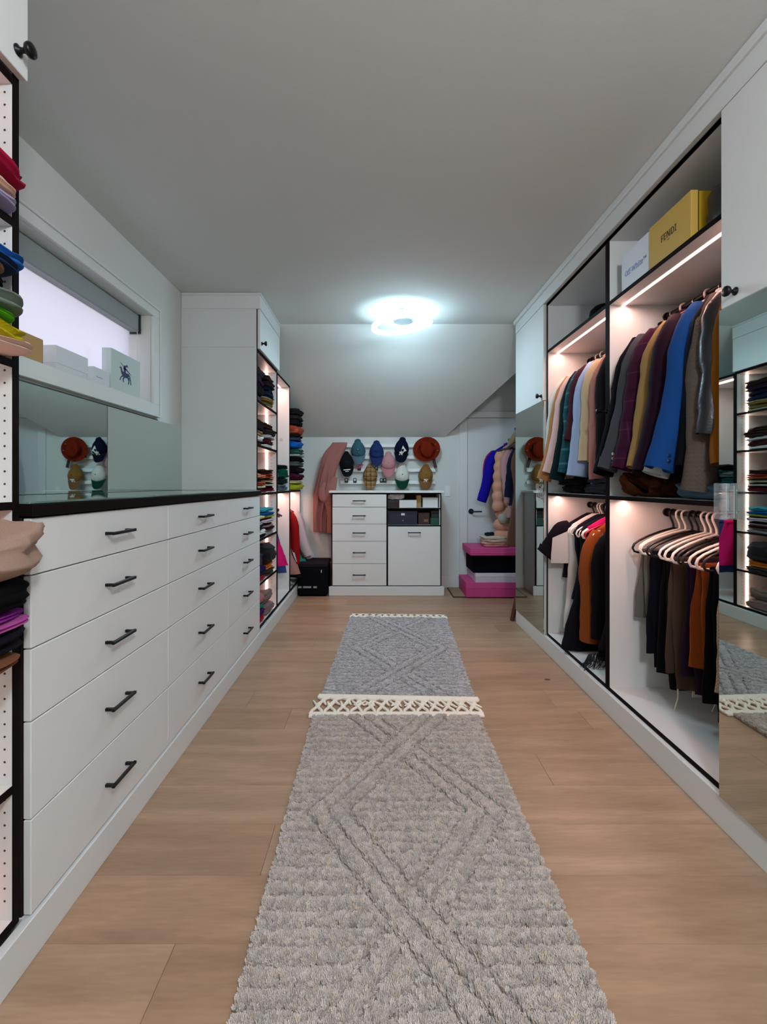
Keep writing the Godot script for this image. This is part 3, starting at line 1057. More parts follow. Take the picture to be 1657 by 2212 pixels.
func loft(rows: Array, cols := 44, fold := 0.012, waves := 5.0, sd := 0, ex := 0.75) -> MB:
	# rows: [y, half width, half thickness, centre x]; hangs down, folds grow towards the hem; the hem is open
	var pts := []
	var y0: float = rows[0][0]
	var y1: float = rows[-1][0]
	for i in rows.size() - 1:
		var a: Array = rows[i]
		var b: Array = rows[i + 1]
		var steps := maxi(2, int(absf(a[0] - b[0]) / 0.03))
		for s in (steps + 1 if i == rows.size() - 2 else steps):
			var f := float(s) / steps
			var y := lerpf(a[0], b[0], f)
			var hw := lerpf(a[1], b[1], f)
			var th := lerpf(a[2], b[2], f)
			var cx := lerpf(a[3] if a.size() > 3 else 0.0, b[3] if b.size() > 3 else 0.0, f)
			var t := (y - y0) / (y1 - y0)
			var row := PackedVector3Array()
			for j in cols:
				var an := TAU * j / cols
				var u := se(cos(an), ex)
				var w := se(sin(an), 0.9)
				var z := th * w
				z += fold * smoothstep(0.08, 0.6, t) * (sin(u * waves + sd * 1.7 + t * 1.2) + 0.5 * sin(u * waves * 2.1 + sd)) 
				z += fold * 0.8 * noise.get_noise_3d(u * 1.2 + sd * 5.1, y * 4.0, w * 0.3 + sd)
				var x := cx + hw * u * (1.0 + 0.05 * noise.get_noise_2d(y * 5.0, sd * 9.0))
				row.append(Vector3(x, y, z))
			pts.append(row)
	# turn the hem in
	var last: PackedVector3Array = pts[-1]
	var c := Vector3.ZERO
	for p in last: c += p / last.size()
	var r1 := PackedVector3Array()
	var r2 := PackedVector3Array()
	for p in last:
		r1.append(c + (p - c) * Vector3(0.985, 1, 0.8) + Vector3(0, 0.004, 0))
		r2.append(c + (p - c) * Vector3(0.9, 1, 0.3) + Vector3(0, 0.09, 0))
	pts.append(r1)
	pts.append(r2)
	pts.push_front(PackedVector3Array(Array(pts[0]).map(func(p): return Vector3(p.x * 0.5, p.y - 0.003, p.z * 0.4))))
	return MB.new().grid(pts, true)


func sleeve(sx: float, sw: float, l: float, flare: float, sd: int, r0 := 0.062, r1 := 0.044, fz := 0.8) -> MB:
	var path := []
	var rad := []
	for i in 15:
		var t := i / 14.0
		var x := sx * (sw - 0.035 + 0.06 * sin(minf(t * 3.0, 1.0) * PI / 2) + flare * t * t + flare * 0.25 * t)
		var y := -0.135 - l * t
		var z := 0.012 * sin(t * 4.0 + sd) + 0.01 * noise.get_noise_2d(t * 3.0, sd * 3.0)
		path.append(Vector3(x, y, z))
		var r := lerpf(r0, r1, t) * (0.72 + 0.28 * smoothstep(0.0, 0.12, t)) * (1.0 + 0.09 * noise.get_noise_2d(t * 9.0, sd * 5.0) + 0.04 * sin(t * 22.0 + sd) * (1 if t > 0.3 and t < 0.6 else 0))
		rad.append(r)
	# open cuff
	path.append(path[-1] + Vector3(0, 0.002, 0))
	rad.append(r1 * 0.93)
	path.append(path[-1] + Vector3(0, 0.05, 0))
	rad.append(r1 * 0.7)
	return MB.new().tube(path, rad, 18, false, fz, 2)


func hanger_parts(t: Node3D, m: Material, style: String) -> void:
	# hook centre on the rod axis at the origin
	var wire := mat("b8b2ad", 0.3, 1.0)
	var hk := []
	var r := 0.0185 if style == "tube" else 0.0165
	for i in 14:
		var a := lerpf(-0.5, PI + 0.15, i / 13.0)
		hk.append(Vector3(cos(a) * r, sin(a) * r, 0))
	hk.append(Vector3(-r * 0.85, -0.014, 0))
	hk.append(Vector3(-0.006, -0.034, 0))
	hk.append(Vector3(0, -0.05, 0))
	hk.append(Vector3(0, -0.072, 0))
	part(MB.new().tube(hk, 0.0048 if style == "tube" else 0.0019, 8), "hook", m if style == "tube" else wire, t)
	var fr := MB.new()
	if style == "tube":
		var loop := [Vector3(0, -0.068, 0), Vector3(0.06, -0.083, 0), Vector3(0.12, -0.104, 0), Vector3(0.168, -0.126, 0), Vector3(0.19, -0.142, 0), Vector3(0.198, -0.16, 0), Vector3(0.19, -0.176, 0), Vector3(0.172, -0.181, 0), Vector3(0.06, -0.181, 0)]
		var all := loop.duplicate()
		for i in range(loop.size() - 1, 0, -1): all.append(loop[i] * Vector3(-1, 1, 1))
		fr.tube(all, 0.0052, 8, true)
	else:
		var pl := []
		var rr := []
		for i in 21:
			var u := -1.0 + i / 10.0
			pl.append(Vector3(u * 0.2, -0.072 - 0.07 * pow(absf(u), 1.5), 0.012 * (1 - u * u)))
			rr.append(0.011 - 0.003 * absf(u))
		fr.tube(pl, rr, 10)
		fr.cyl(Vector3(-0.155, -0.128, 0), Vector3(0.155, -0.128, 0), 0.004, 8)
	part(fr, "frame", m, t)


func hanger(label: String, at: Vector3, yaw: float, col: String, style: String, group := "") -> Node3D:
	var t := thing("hanger", label, "hanger", at, group)
	t.rotation.y = yaw
	hanger_parts(t, mat(col, 0.4 if style == "tube" else 0.6), style)
	return t


func garment(kind: String, called: String, label: String, cat: String, m: Material, at: Vector3, yaw: float, o := {}) -> Node3D:
	var t := thing(called, label, cat, at, o.get("group", ""))
	t.rotation.y = yaw
	var sd: int = rng.randi() % 50
	var L: float = o.get("len", 0.68)
	var sw: float = o.get("sh", 0.195)
	var hw: float = o.get("hem", 0.25) * (0.80 if kind in ["jacket", "shirt", "coat"] else 1.0)
	var th: float = o.get("th", 0.038)
	var fl: float = o.get("flare", 0.05)
	var nk := [[-0.045, 0.05, 0.028], [-0.062, 0.085, 0.034], [-0.085, 0.125, 0.038], [-0.112, 0.168, 0.036], [-0.15, sw, 0.04], [-0.23, sw * 0.98, th]]
	match kind:
		"jacket", "shirt", "coat":
			var rows := nk.duplicate()
			rows.append_array([[-0.23 - (L - 0.23) * 0.45, lerpf(sw, hw, 0.35), th * 1.1], [-L, hw, th * 1.05]])
			part(loft(rows, 48, o.get("fold", 0.009), o.get("waves", 4.0), sd), "body", m, t)
			var sl: float = o.get("sleeve", 0.6)
			for s: float in [-1.0, 1.0]:
				var ms := part(sleeve(s, sw, sl, fl if s < 0 else minf(fl, 0.0), sd + int(s), o.get("r0", 0.06), o.get("r1", 0.045)), "sleeve", o.get("sleeve_mat", m), t)
				if o.has("buttons") and s < 0:
					var bt := MB.new()
					var ex := s * (sw + 0.025 + fl * 1.25)
					for k in 3: bt.lathe([[0, 0], [0.0075, 0], [0.008, 0.002], [0.005, 0.003], [0, 0.0032]], Vector3(ex + 0.012, -0.135 - sl + 0.03 + 0.02 * k, 0.036), Vector3(0, 0, 1), 10)
					part(bt, "button", mat(o.buttons, 0.3), ms)
			# collar: a folded band round the neck, with points or lapels at the front (-z is towards the far wall)
			var cp := []
			for i in 13:
				var a := lerpf(-0.3, PI + 0.3, i / 12.0)
				cp.append(Vector3(cos(a) * 0.062, -0.048 - 0.012 * sin(a), sin(a) * 0.035 - 0.004))
			part(MB.new().tube(cp, [0.006, 0.012, 0.015, 0.016, 0.016, 0.016, 0.016, 0.016, 0.016, 0.016, 0.015, 0.012, 0.006], 8), "collar", o.get("collar", m), t)
			if o.has("placket"):
				var pk := MB.new()
				for k in 6: pk.lathe([[0, 0], [0.005, 0], [0.005, 0.002], [0, 0.0025]], Vector3(-0.01, -0.14 - k * 0.085, th + 0.012), Vector3(0, 0, 1), 8)
				part(pk, "button", mat("e8e4da", 0.3), t)
		"tee":
			var rows2 := nk.duplicate()
			rows2.append([-L, hw, th])
			part(loft(rows2, 44, 0.01, 4.0, sd), "body", m, t)
			for s: float in [-1.0, 1.0]: part(sleeve(s, sw, 0.19, 0.07, sd, 0.07, 0.075, 0.5), "sleeve", o.get("sleeve_mat", m), t)
		"dress":
			var rows3 := nk.duplicate()
			var wa: float = o.get("waist", 0.16)
			rows3.append_array([[-0.36, wa, th], [-0.36 - (L - 0.36) * 0.5, lerpf(wa, hw, 0.45), th * 1.3, o.get("lean", 0.0) * 0.5], [-L, hw, th * 1.7, o.get("lean", 0.0)]])
			part(loft(rows3, 52, o.get("fold", 0.016), o.get("waves", 7.0), sd), "body", m, t)
		"skirt":
			part(loft([[-0.168, 0.10, 0.010], [-0.175, 0.135, 0.02], [-0.2, 0.14, 0.022], [-0.2 - (L - 0.2) * 0.5, lerpf(0.14, hw, 0.5), th], [-L, hw, th * 1.2]], 48, o.get("fold", 0.014), o.get("waves", 6.0), sd), "body", m, t)
			part(MB.new().box(Vector3(-0.138, -0.2, -0.021), Vector3(0.138, -0.178, 0.021), 0.006), "waistband", m, t)
		"trousers":
			# folded over the hanger's bar: two layers, legs one over the other
			var w: float = o.get("w", 0.135)
			for s: float in [-1.0, 1.0]:
				part(loft([[-0.1655, w * 0.96, 0.003, 0.0], [-0.169, w, 0.012], [-0.2, w, 0.015], [-0.2 - (L - 0.2) * 0.5, w * 1.0, 0.016, -0.01 + 0.008 * s], [-L - 0.03 * s, w * 0.9, 0.018, -0.02 + 0.02 * s]], 36, o.get("fold", 0.008), 3.4, sd + int(s), 0.6), "leg", m, t).position.z = s * 0.011
	return t


func hung(kind: String, called: String, label: String, cat: String, m: Material, at: Vector3, yaw: float, hcol: String, hstyle: String, hlabel: String, o := {}) -> Node3D:
	hanger(hlabel, at + Vector3(0, -0.004, 0), yaw, hcol, hstyle, "")
	return garment(kind, called, label, cat, m, at + Vector3(0, -0.004, 0), yaw, o)


func carton(called: String, label: String, m: Material, lid: Material, x0: float, x1: float, y0: float, y1: float, d0: float, d1: float, lidh := 0.03, group := "") -> Node3D:
	var t := thing(called, label, "box", V((x0 + x1) / 2, y0, (d0 + d1) / 2), group)
	wpart(wbox(x0, x1, y0, y1 - lidh * 0.3, d0, d1, 0.002), "body", m, t)
	if lidh > 0: wpart(wbox(x0 - 0.002, x1 + 0.002, y1 - lidh, y1, d0 - 0.002, d1 + 0.002, 0.002), "lid", lid, t)
	return t


func letters(s: String, size: float, deep: float, font: String, parent: Node3D, at: Vector3, b: Basis, m: Material, bold := false) -> MeshInstance3D:
	var tm := TextMesh.new()
	tm.text = s
	var f := SystemFont.new()
	f.font_names = PackedStringArray([font])
	if bold: f.font_weight = 700
	tm.font = f
	tm.font_size = 64
	tm.pixel_size = size / 64.0
	tm.depth = deep
	tm.curve_step = 2.0
	var o := MeshInstance3D.new()
	o.mesh = tm
	o.material_override = m
	o.name = "lettering"
	o.transform = Transform3D(b, at)
	parent.add_child(o, true)
	return o


func stack(shelf: String, where: String, group: String, x: float, d: float, y: float, dep: float, wid: float, items: Array) -> void:
	# items from the bottom up: [colour word, colour, height, what, kind]
	rng.seed = hash(shelf + where)
	var out := []
	for it in items:
		var what: String = it[3]
		out.append([what.replace(" ", "_"), "clothes", it[1], it[2], "%s folded %s in the %s, %s" % [it[0], what, where, shelf], it[4] if it.size() > 4 else "cloth", it[5] if it.size() > 5 else 0.0])
	pile(out, x, d, y, dep, wid, 1.0, group)


func left_contents() -> void:
	# ---- near tower, open towards +x
	var g := "folded clothes in the near shelf tower"
	stack("shelf above the yellow knit", "near tower", g, -0.955, 0.922, 1.70, 0.34, 0.295, [["lavender", "a79bbb", 0.026, "t-shirt"], ["peach", "e2b5a0", 0.022, "t-shirt"], ["crimson", "a8163c", 0.04, "jumper"]])
	stack("shelf with the yellow knit", "near tower", g, -0.945, 0.925, 1.381, 0.38, 0.29, [["pink cream", "e6c3b4", 0.022, "t-shirt"], ["thick yellow", "c9b815", 0.038, "jumper", "knit"], ["bright green", "56b81e", 0.013, "scarf", "knit", -0.02], ["sage grey", "6f7d70", 0.042, "jumper", "cloth", -0.025], ["white", "ddd8cc", 0.008, "vest", "cloth", -0.06], ["black", "141112", 0.026, "jumper", "cloth", -0.06], ["tan", "8f735a", 0.010, "t-shirt", "cloth", -0.05], ["navy", "1f3350", 0.020, "jumper", "cloth", -0.03], ["royal blue", "1f62b0", 0.032, "hooded top", "cloth", -0.01], ["stone grey", "7f8288", 0.012, "t-shirt", "cloth", -0.05]])
	stack("shelf beside the drawer fronts", "near tower", g, -0.93, 0.922, 0.72, 0.38, 0.29, [["rust brown", "7a4a34", 0.026, "trousers", "cloth", -0.06], ["ink black", "16101a", 0.05, "jumper"], ["orchid pink", "b8509a", 0.018, "t-shirt"], ["magenta", "8f2a94", 0.016, "t-shirt"], ["coal black", "0a0809", 0.062, "jumper"], ["taupe", "a58878", 0.10, "shawl"]])
	stack("floor-level shelf", "near tower", g, -0.99, 0.90, 0.1175, 0.30, 0.28, [["pale pink", "d8c0bc", 0.045, "jumper"], ["tan", "b08866", 0.02, "t-shirt"], ["white", "e4dcd8", 0.045, "jumper", "knit"], ["dark brown", "2e201a", 0.09, "bag", "leather"]])
	# ---- tall tower past the counter
	var w1 := "light-strip stack"
	var w2 := "counter-side stack"
	var gg := "folded clothes in the tall lit shelf tower"
	var xs := -0.972
	var s := "%s shelf of the tall tower"
	var tops := [
		[1.68, "top", [["cream", "d8cdb8", 0.012, "t-shirt"], ["olive", "6b5a2c", 0.03, "jumper"], ["mustard", "8a6c2a", 0.025, "jumper"], ["white", "e6e2dc", 0.008, "vest"], ["navy", "141a33", 0.04, "jumper"], ["blue black", "12122a", 0.035, "cardigan"], ["dark plum", "24141f", 0.04, "jumper"], ["espresso", "251411", 0.05, "jumper", "knit"]], [["grey striped", "4a4658", 0.05, "shirt"], ["black", "121014", 0.07, "jumper"], ["aubergine", "2a1626", 0.06, "jumper"], ["charcoal", "28262b", 0.06, "jumper"]]],
		[1.375, "second", [["white", "e6e1dc", 0.022, "t-shirt"], ["maroon", "3d1418", 0.045, "jumper"], ["pearl grey", "c3bfc0", 0.025, "t-shirt"], ["dark brown", "2b1b15", 0.045, "jumper"], ["chocolate", "38241a", 0.04, "jumper", "knit"]], [["plum", "3a2630", 0.03, "trousers"], ["white", "ebe6e0", 0.03, "jumper"], ["camel", "a2825a", 0.035, "jumper"], ["black", "191211", 0.08, "jumper"]]],
		[1.04, "third", [["wine red", "5a1420", 0.03, "jumper"], ["maroon", "471019", 0.016, "t-shirt"], ["white", "e8e0d8", 0.014, "t-shirt"], ["black", "1a1214", 0.012, "t-shirt"], ["cream", "dcc9a8", 0.016, "t-shirt"], ["dark brown", "3c2018", 0.014, "t-shirt"], ["orange", "c2622e", 0.02, "jumper"], ["red", "a32a22", 0.014, "t-shirt"], ["umber", "2c1a15", 0.03, "jumper"]], [["burgundy", "52101c", 0.03, "jumper"], ["ivory", "e2d6c4", 0.02, "t-shirt"], ["rust", "a84a2a", 0.025, "jumper"], ["charcoal", "2a2024", 0.025, "jumper"], ["salmon", "d08a70", 0.03, "jumper"]]],
		[0.72, "fourth", [["lilac grey", "b5a8b2", 0.022, "jumper"], ["stone", "a69a90", 0.016, "t-shirt"], ["plum black", "2a1019", 0.018, "t-shirt"], ["mauve", "b48a9c", 0.014, "t-shirt"], ["black cherry", "3a121c", 0.016, "t-shirt"], ["pale grey", "c6bcc0", 0.026, "jumper"], ["crimson", "8a1c26", 0.016, "t-shirt"], ["lime", "a8b83c", 0.012, "t-shirt"], ["royal blue", "155a9a", 0.028, "jumper"], ["turquoise", "2e8fa2", 0.03, "jumper"]], [["black", "161014", 0.02, "t-shirt"], ["white", "e8e2de", 0.03, "jumper"], ["brown black", "221618", 0.03, "jumper"], ["silver grey", "b8b2b4", 0.03, "jumper"], ["maroon", "4a1420", 0.02, "t-shirt"], ["lemon", "d8cf8a", 0.02, "t-shirt"]]],
		[0.41, "fifth", [["dark olive", "34332c", 0.035, "jumper"], ["orange", "d0701c", 0.05, "jumper"], ["black", "120c12", 0.13, "bag", "leather"]], [["red", "9a1f22", 0.04, "jumper"], ["indigo", "221a44", 0.05, "jumper"], ["dark violet", "1c1024", 0.10, "bag", "leather"]]],
		[0.1175, "bottom", [["mauve taupe", "8a706c", 0.07, "cushion"], ["taupe", "7c6a62", 0.09, "cushion"]], [["red", "b81c2c", 0.05, "jumper"], ["purple", "4a1c5a", 0.04, "jumper"], ["emerald", "0f7a54", 0.04, "jumper"], ["rose", "b06a70", 0.06, "jumper"]]],
	]
	for t in tops:
		stack(s % t[1], w1, gg, xs, 3.665, t[0], 0.31, 0.27, t[2])
		stack(s % t[1], w2, gg, xs - 0.01, 3.39, t[0], 0.31, 0.23, t[3])
	# ---- bay under the slope
	stack("shelf of the bay under the slope", "green heap", "clothes on the sloped bay shelf", -0.975, 4.27, 1.042, 0.30, 0.27, [["slate blue", "5a6a72", 0.035, "jumper"], ["steel grey", "7b8a90", 0.022, "t-shirt"], ["charcoal", "1f2829", 0.05, "jumper"], ["bottle green", "0c4a3a", 0.08, "jumper"], ["black", "0e1216", 0.04, "jumper"]])
	stack("shelf of the bay under the slope", "dark heap", "clothes on the sloped bay shelf", -1.0, 4.01, 1.042, 0.30, 0.2, [["navy", "1a2233", 0.06, "jumper"], ["teal", "134a4c", 0.05, "jumper"], ["grey", "4d555a", 0.05, "jumper"]])
	# ---- heap on top of the low corner bay
	stack("top of the low corner bay", "tall heap", "clothes heaped on the low corner bay", -0.945, 4.76, 1.0425, 0.38, 0.36, [["lime yellow", "b5b52e", 0.06, "jumper"], ["pale yellow", "cfc78a", 0.035, "t-shirt"], ["plum", "4a1630", 0.07, "jumper"], ["dark aubergine", "24101e", 0.06, "jumper"], ["mid grey", "5c5c64", 0.05, "jumper"], ["black", "101116", 0.05, "jumper"], ["off-white", "c9d2d0", 0.025, "t-shirt"], ["sea green", "2f6a58", 0.05, "jumper"]])
	stack("top of the low corner bay", "tall heap", "clothes heaped on the low corner bay", -0.93, 4.63, 1.4425, 0.38, 0.30, [ ["bright blue", "1560b8", 0.07, "jumper"], ["slate", "444a5c", 0.035, "jumper"], ["ink", "171a2a", 0.025, "t-shirt"], ["brick orange", "a84a34", 0.085, "jumper", "knit"], ["soft black", "17171c", 0.05, "jumper"], ["dark umber", "2a2320", 0.05, "jumper"], ["graphite", "1d1e22", 0.06, "jumper"]])
	# hung clothes in the two low bays
	var hd := [
		["skirt", "skirt", "hot pink skirt hanging low in the bay under the slope", "d0186c", 4.12, {"len": 0.56, "hem": 0.27, "th": 0.03}],
		["skirt", "skirt", "blue skirt hanging behind the hot pink one in the bay under the slope", "3a4a86", 4.20, {"len": 0.64, "hem": 0.25, "th": 0.03}],
		["dress", "dress", "dusty rose dress hanging at the front of the low corner bay", "b07c74", 4.56, {"len": 0.72, "hem": 0.26, "th": 0.025, "lean": -0.04}],
		["dress", "dress", "black dress hanging beside the dusty rose one in the low corner bay", "161218", 4.63, {"len": 0.76, "hem": 0.26, "th": 0.025, "lean": -0.05}],
		["dress", "dress", "white slip dress hanging next to the red shirt in the low corner bay", "dccfc8", 4.69, {"len": 0.62, "hem": 0.26, "th": 0.02, "sh": 0.12, "waist": 0.14}],
		["shirt", "shirt", "red shirt hanging in the low corner bay", "a81a1c", 4.74, {"len": 0.62, "hem": 0.23, "sleeve": 0.52, "flare": 0.01, "r0": 0.045, "r1": 0.04}],
		["dress", "dress", "teal dress hanging in the low corner bay beside the red shirt", "2b8a80", 4.80, {"len": 0.70, "hem": 0.27, "th": 0.025, "lean": -0.07}],
		["shirt", "shirt", "pale pink shirt hanging by the far wall in the low corner bay", "e2c8c8", 4.88, {"len": 0.60, "hem": 0.29, "sleeve": 0.46, "flare": 0.09}],
		["shirt", "shirt", "light grey shirt hanging last in the low corner bay, by the far wall", "c8c4c8", 4.95, {"len": 0.64, "hem": 0.29, "sleeve": 0.5, "flare": 0.1}],
	]
	for h in hd:
		hung(h[0], h[1], h[2], h[1], mat(h[3], 0.88, 0, "cloth"), V(-1.05, 0.965, h[4]), PI + rng.randf_range(-0.06, 0.06), "1a1618", "wood", "slim black hanger under the " + str(h[2]).get_slice(" hanging", 0), h[5])
	# ---- boxes on the window sill
	var card := mat("d3d8da", 0.6)
	carton("gift_box", "tan cardboard box on the window sill beside the shelf tower", mat("b8925a", 0.7), mat("c09a60", 0.7), -1.42, -1.35, 1.5775, 1.682, 1.66, 1.923, 0.0)
	var b2 := carton("gift_box", "white lidded box with small grey print on the window sill", card, mat("d9dddf", 0.6), -1.43, -1.35, 1.5775, 1.684, 1.998, 2.215, 0.075)
	var grey := mat("767a86", 0.7)
	scribble(b2, -1.3497, 1.632, 2.095, 6, 0.007, grey)
	var b3 := carton("gift_box", "small white box on the window sill beside the box with the knight", card, card, -1.42, -1.352, 1.5775, 1.662, 2.268, 2.40, 0.0)
	scribble(b3, -1.3517, 1.617, 2.288, 9, 0.006, mat("9aa3b4", 0.7))
	var b4 := thing("gift_box", "tall pale green box with a dark blue riding knight, standing on the window sill", "box", V(-1.37, 1.5775, 2.56))
	wpart(wbox(-1.398, -1.35, 1.5775, 1.792, 2.412, 2.705, 0.002), "body", mat("c3cfcb", 0.6), b4)
	wpart(wbox(-1.3985, -1.372, 1.5772, 1.7925, 2.4112, 2.7058, 0.002), "lid", mat("c9d4d0", 0.6), b4)
	# the knight: flat navy print of a horseman with a lance
	var shapes := [
		[[-0.045, 0.02], [-0.03, 0.0], [0.005, -0.004], [0.03, 0.002], [0.045, 0.018], [0.052, 0.004], [0.06, -0.004], [0.05, 0.022], [0.03, 0.03], [-0.01, 0.028], [-0.03, 0.034]],
		[[-0.045, 0.02], [-0.03, 0.034], [-0.038, 0.052], [-0.052, 0.056], [-0.062, 0.046], [-0.05, 0.044]],
		[[-0.035, 0.004], [-0.05, -0.008], [-0.06, -0.028], [-0.05, -0.03], [-0.044, -0.012], [-0.024, -0.0]],
		[[-0.02, -0.0], [-0.03, -0.02], [-0.022, -0.036], [-0.014, -0.034], [-0.018, -0.02], [-0.006, -0.002]],
		[[0.02, 0.0], [0.034, -0.018], [0.028, -0.036], [0.036, -0.04], [0.044, -0.018], [0.036, 0.004]],
		[[0.034, 0.004], [0.052, -0.014], [0.056, -0.036], [0.066, -0.034], [0.06, -0.01], [0.044, 0.012]],
		[[-0.016, 0.028], [0.006, 0.028], [0.004, 0.058], [-0.004, 0.074], [-0.016, 0.07], [-0.02, 0.05]],
		[[-0.014, 0.058], [0.012, 0.056], [0.05, 0.034], [0.046, 0.03], [0.01, 0.046], [-0.012, 0.05]],
		[[-0.052, 0.078], [0.062, 0.026], [0.062, 0.03], [-0.05, 0.082]],
		[[-0.004, 0.07], [0.02, 0.084], [0.034, 0.066], [0.02, 0.07], [0.0, 0.06]],
	]
	var kb := MB.new()
	for sh in shapes:
		var tri := Geometry2D.triangulate_polygon(PackedVector2Array(sh.map(func(p): return Vector2(p[0], p[1]))))
		for i in range(0, tri.size(), 3):
			var q := [0, 1, 2].map(func(j): return V(-1.3494, 1.67 + sh[tri[i + j]][1] * 0.85, 2.545 + sh[tri[i + j]][0] * 0.95))
			kb.out4(q, Vector3.RIGHT)
	tag(wpart(kb, "knight_emblem", mat("232c58", 0.6), b4), "dark blue riding knight print")


func scribble(t: Node3D, x: float, y: float, d: float, n: int, s: float, m: Material) -> void:
	# print too small to read: a row of tiny strokes
	var mb := MB.new()
	for i in n:
		mb.box(V(x, y - s * 0.5, d + i * s), V(x + 0.0004, y + s * rng.randf_range(0.2, 0.9), d + (i + 0.55) * s), 0)
	wpart(mb, "print", m, t)


func right_contents() -> void:
	# ---- bay of blazers (d 1.52 to 2.32)
	var jk := [
		["black suit jacket hanging first on the blazer rail, by the post", mat("0c0b10", 0.85, 0, "cloth"), 2.245, {"len": 0.70, "hem": 0.27, "sleeve": 0.62, "flare": 0.085}],
		["charcoal grey wool blazer with cuff buttons", mat("45474e", 0.9, 0, "cloth"), 2.165, {"len": 0.70, "hem": 0.26, "sleeve": 0.60, "flare": 0.10, "buttons": "b8b0a4"}],
		["burgundy checked blazer between grey and tan ones", plaid("burgundy_check", Color("35122a"), Color("5a3048"), Color("2a0d22")), 2.085, {"len": 0.70, "hem": 0.25, "sleeve": 0.60, "flare": 0.085}],
		["tan cotton blazer hanging narrow between two dark ones", mat("9a7c4c", 0.85, 0, "cloth"), 2.005, {"len": 0.70, "hem": 0.24, "sleeve": 0.60, "flare": 0.075, "r0": 0.055, "r1": 0.04}],
		["dark plum velvet blazer next to the tan one", mat("210b1d", 0.7, 0, "cloth"), 1.925, {"len": 0.78, "hem": 0.27, "sleeve": 0.62, "flare": 0.075, "r0": 0.066, "r1": 0.056}],
		["white shirt half hidden behind the royal blue blazer", mat("bcc4c4", 0.85, 0, "cloth"), 1.858, {"len": 0.76, "hem": 0.22, "sleeve": 0.63, "flare": 0.10, "th": 0.024, "sh": 0.15, "r0": 0.042, "r1": 0.05}],
		["royal blue blazer with dark cuff buttons", mat("184482", 0.85, 0, "cloth"), 1.795, {"len": 0.72, "hem": 0.26, "sleeve": 0.61, "flare": 0.085, "r0": 0.066, "r1": 0.054, "buttons": "16264a"}],
		["black jacket hanging between the royal blue blazer and the leather jacket", mat("0e1016", 0.85, 0, "cloth"), 1.735, {"len": 0.78, "hem": 0.24, "sleeve": 0.6, "flare": 0.03}],
		["taupe jumper with grey ribbed cuffs behind the leather jacket", mat("5c5149", 0.95, 0, "knit"), 1.685, {"len": 0.76, "hem": 0.25, "sleeve": 0.69, "flare": 0.03, "r0": 0.06, "r1": 0.058}],
		["black leather biker jacket with open cuffs", mat("17181c", 0.32, 0, "leather"), 1.632, {"len": 0.62, "hem": 0.23, "sleeve": 0.50, "flare": 0.035, "r1": 0.052}],
		["mustard suede jacket beside the big mirror door", mat("86500f", 0.9, 0, "cloth"), 1.572, {"len": 0.68, "hem": 0.23, "sleeve": 0.60, "flare": 0.02, "buttons": "4a2c10"}],
	]
	var hc := ["2a1a14", "e8dcd6", "1a1416", "e0d0c8", "2a1a14", "1a1416", "2e1c16", "e4d6ce", "1a1416", "2a1a14", "1a1416"]
	for i in jk.size():
		var j: Array = jk[i]
		hung("jacket", "blazer" if i < 8 and i != 5 else ["shirt", "", "", "jumper", "leather_jacket", "suede_jacket"][i - 5], j[0], "jacket" if i != 5 else "shirt", j[1], V(1.39, 1.905, j[2]), rng.randf_range(-0.05, 0.05), hc[i], "tube" if i in [1, 3, 7] else "wood", "%s hanger under the %s" % ["white plastic" if i in [1, 3, 7] else "dark wooden", str(j[0]).get_slice(" hanging", 0).get_slice(" with", 0).get_slice(" between", 0)], j[3])
	# on the shelf under the blazers
	folded("suede_bag", "crumpled brown suede bag on the shelf under the blazers", "bag", mat("5a3216", 0.9, 0, "cloth"), V(1.27, 1.0445, 2.13), Vector3(0.26, 0.10, 0.22), PI + 0.2, "", 1.6, 1)
	folded("jeans", "folded blue denim jeans on the shelf under the blazers", "trousers", mat("4a6478", 0.9, 0, "cloth"), V(1.24, 1.0445, 1.70), Vector3(0.22, 0.062, 0.27), PI, "", 0.6, 2)
	folded("jeans", "folded dark grey jeans pushed behind the blue denim ones", "trousers", mat("24262c", 0.9, 0, "cloth"), V(1.48, 1.0445, 1.74), Vector3(0.22, 0.08, 0.3), PI, "", 0.6, 2)
	# ---- hung trousers below
	var cord := mat("8a4216", 0.85, 0, "cord")
	var tr := [
		["trousers", "pair of grey wool trousers hung by the post under the blazers", mat("6a665f", 0.9, 0, "cloth"), 2.245, {"len": 0.52, "w": 0.15}],
		["trousers", "pair of navy black trousers next to the grey wool ones", mat("10111c", 0.9, 0, "cloth"), 2.155, {"len": 0.66, "w": 0.15}],
		["trousers", "pair of black joggers with long white drawstrings", mat("121114", 0.9, 0, "cloth"), 2.07, {"len": 0.72, "w": 0.14}],
		["trousers", "pair of wide brown taupe trousers with an inside label", mat("47382e", 0.92, 0, "cloth"), 1.99, {"len": 0.68, "w": 0.17}],
		["trousers", "pair of dark plum trousers beside the rust corduroy ones", mat("241628", 0.9, 0, "cloth"), 1.90, {"len": 0.66, "w": 0.15}],
		["trousers", "pair of rust corduroy trousers on white hangers", cord, 1.825, {"len": 0.60, "w": 0.16, "fold": 0.014}],
		["trousers", "pair of black trousers hanging longest beside the rust corduroy", mat("0d0d12", 0.9, 0, "cloth"), 1.745, {"len": 0.70, "w": 0.17}],
		["trousers", "pair of beige houndstooth trousers beside the big mirror door", patterned("houndstooth", 0.9, 40.0, 16, func(u: float, w: float): return Color("8f7c62") if (int(u * 4) + int(w * 4)) % 2 == 0 else Color("a8977c")), 1.665, {"len": 0.62, "w": 0.19, "fold": 0.016}],
		["trousers", "pair of olive gold trousers last on the low rail by the mirror door", mat("7a6232", 0.9, 0, "cloth"), 1.60, {"len": 0.72, "w": 0.17}],
	]
	var white := "ece3de"
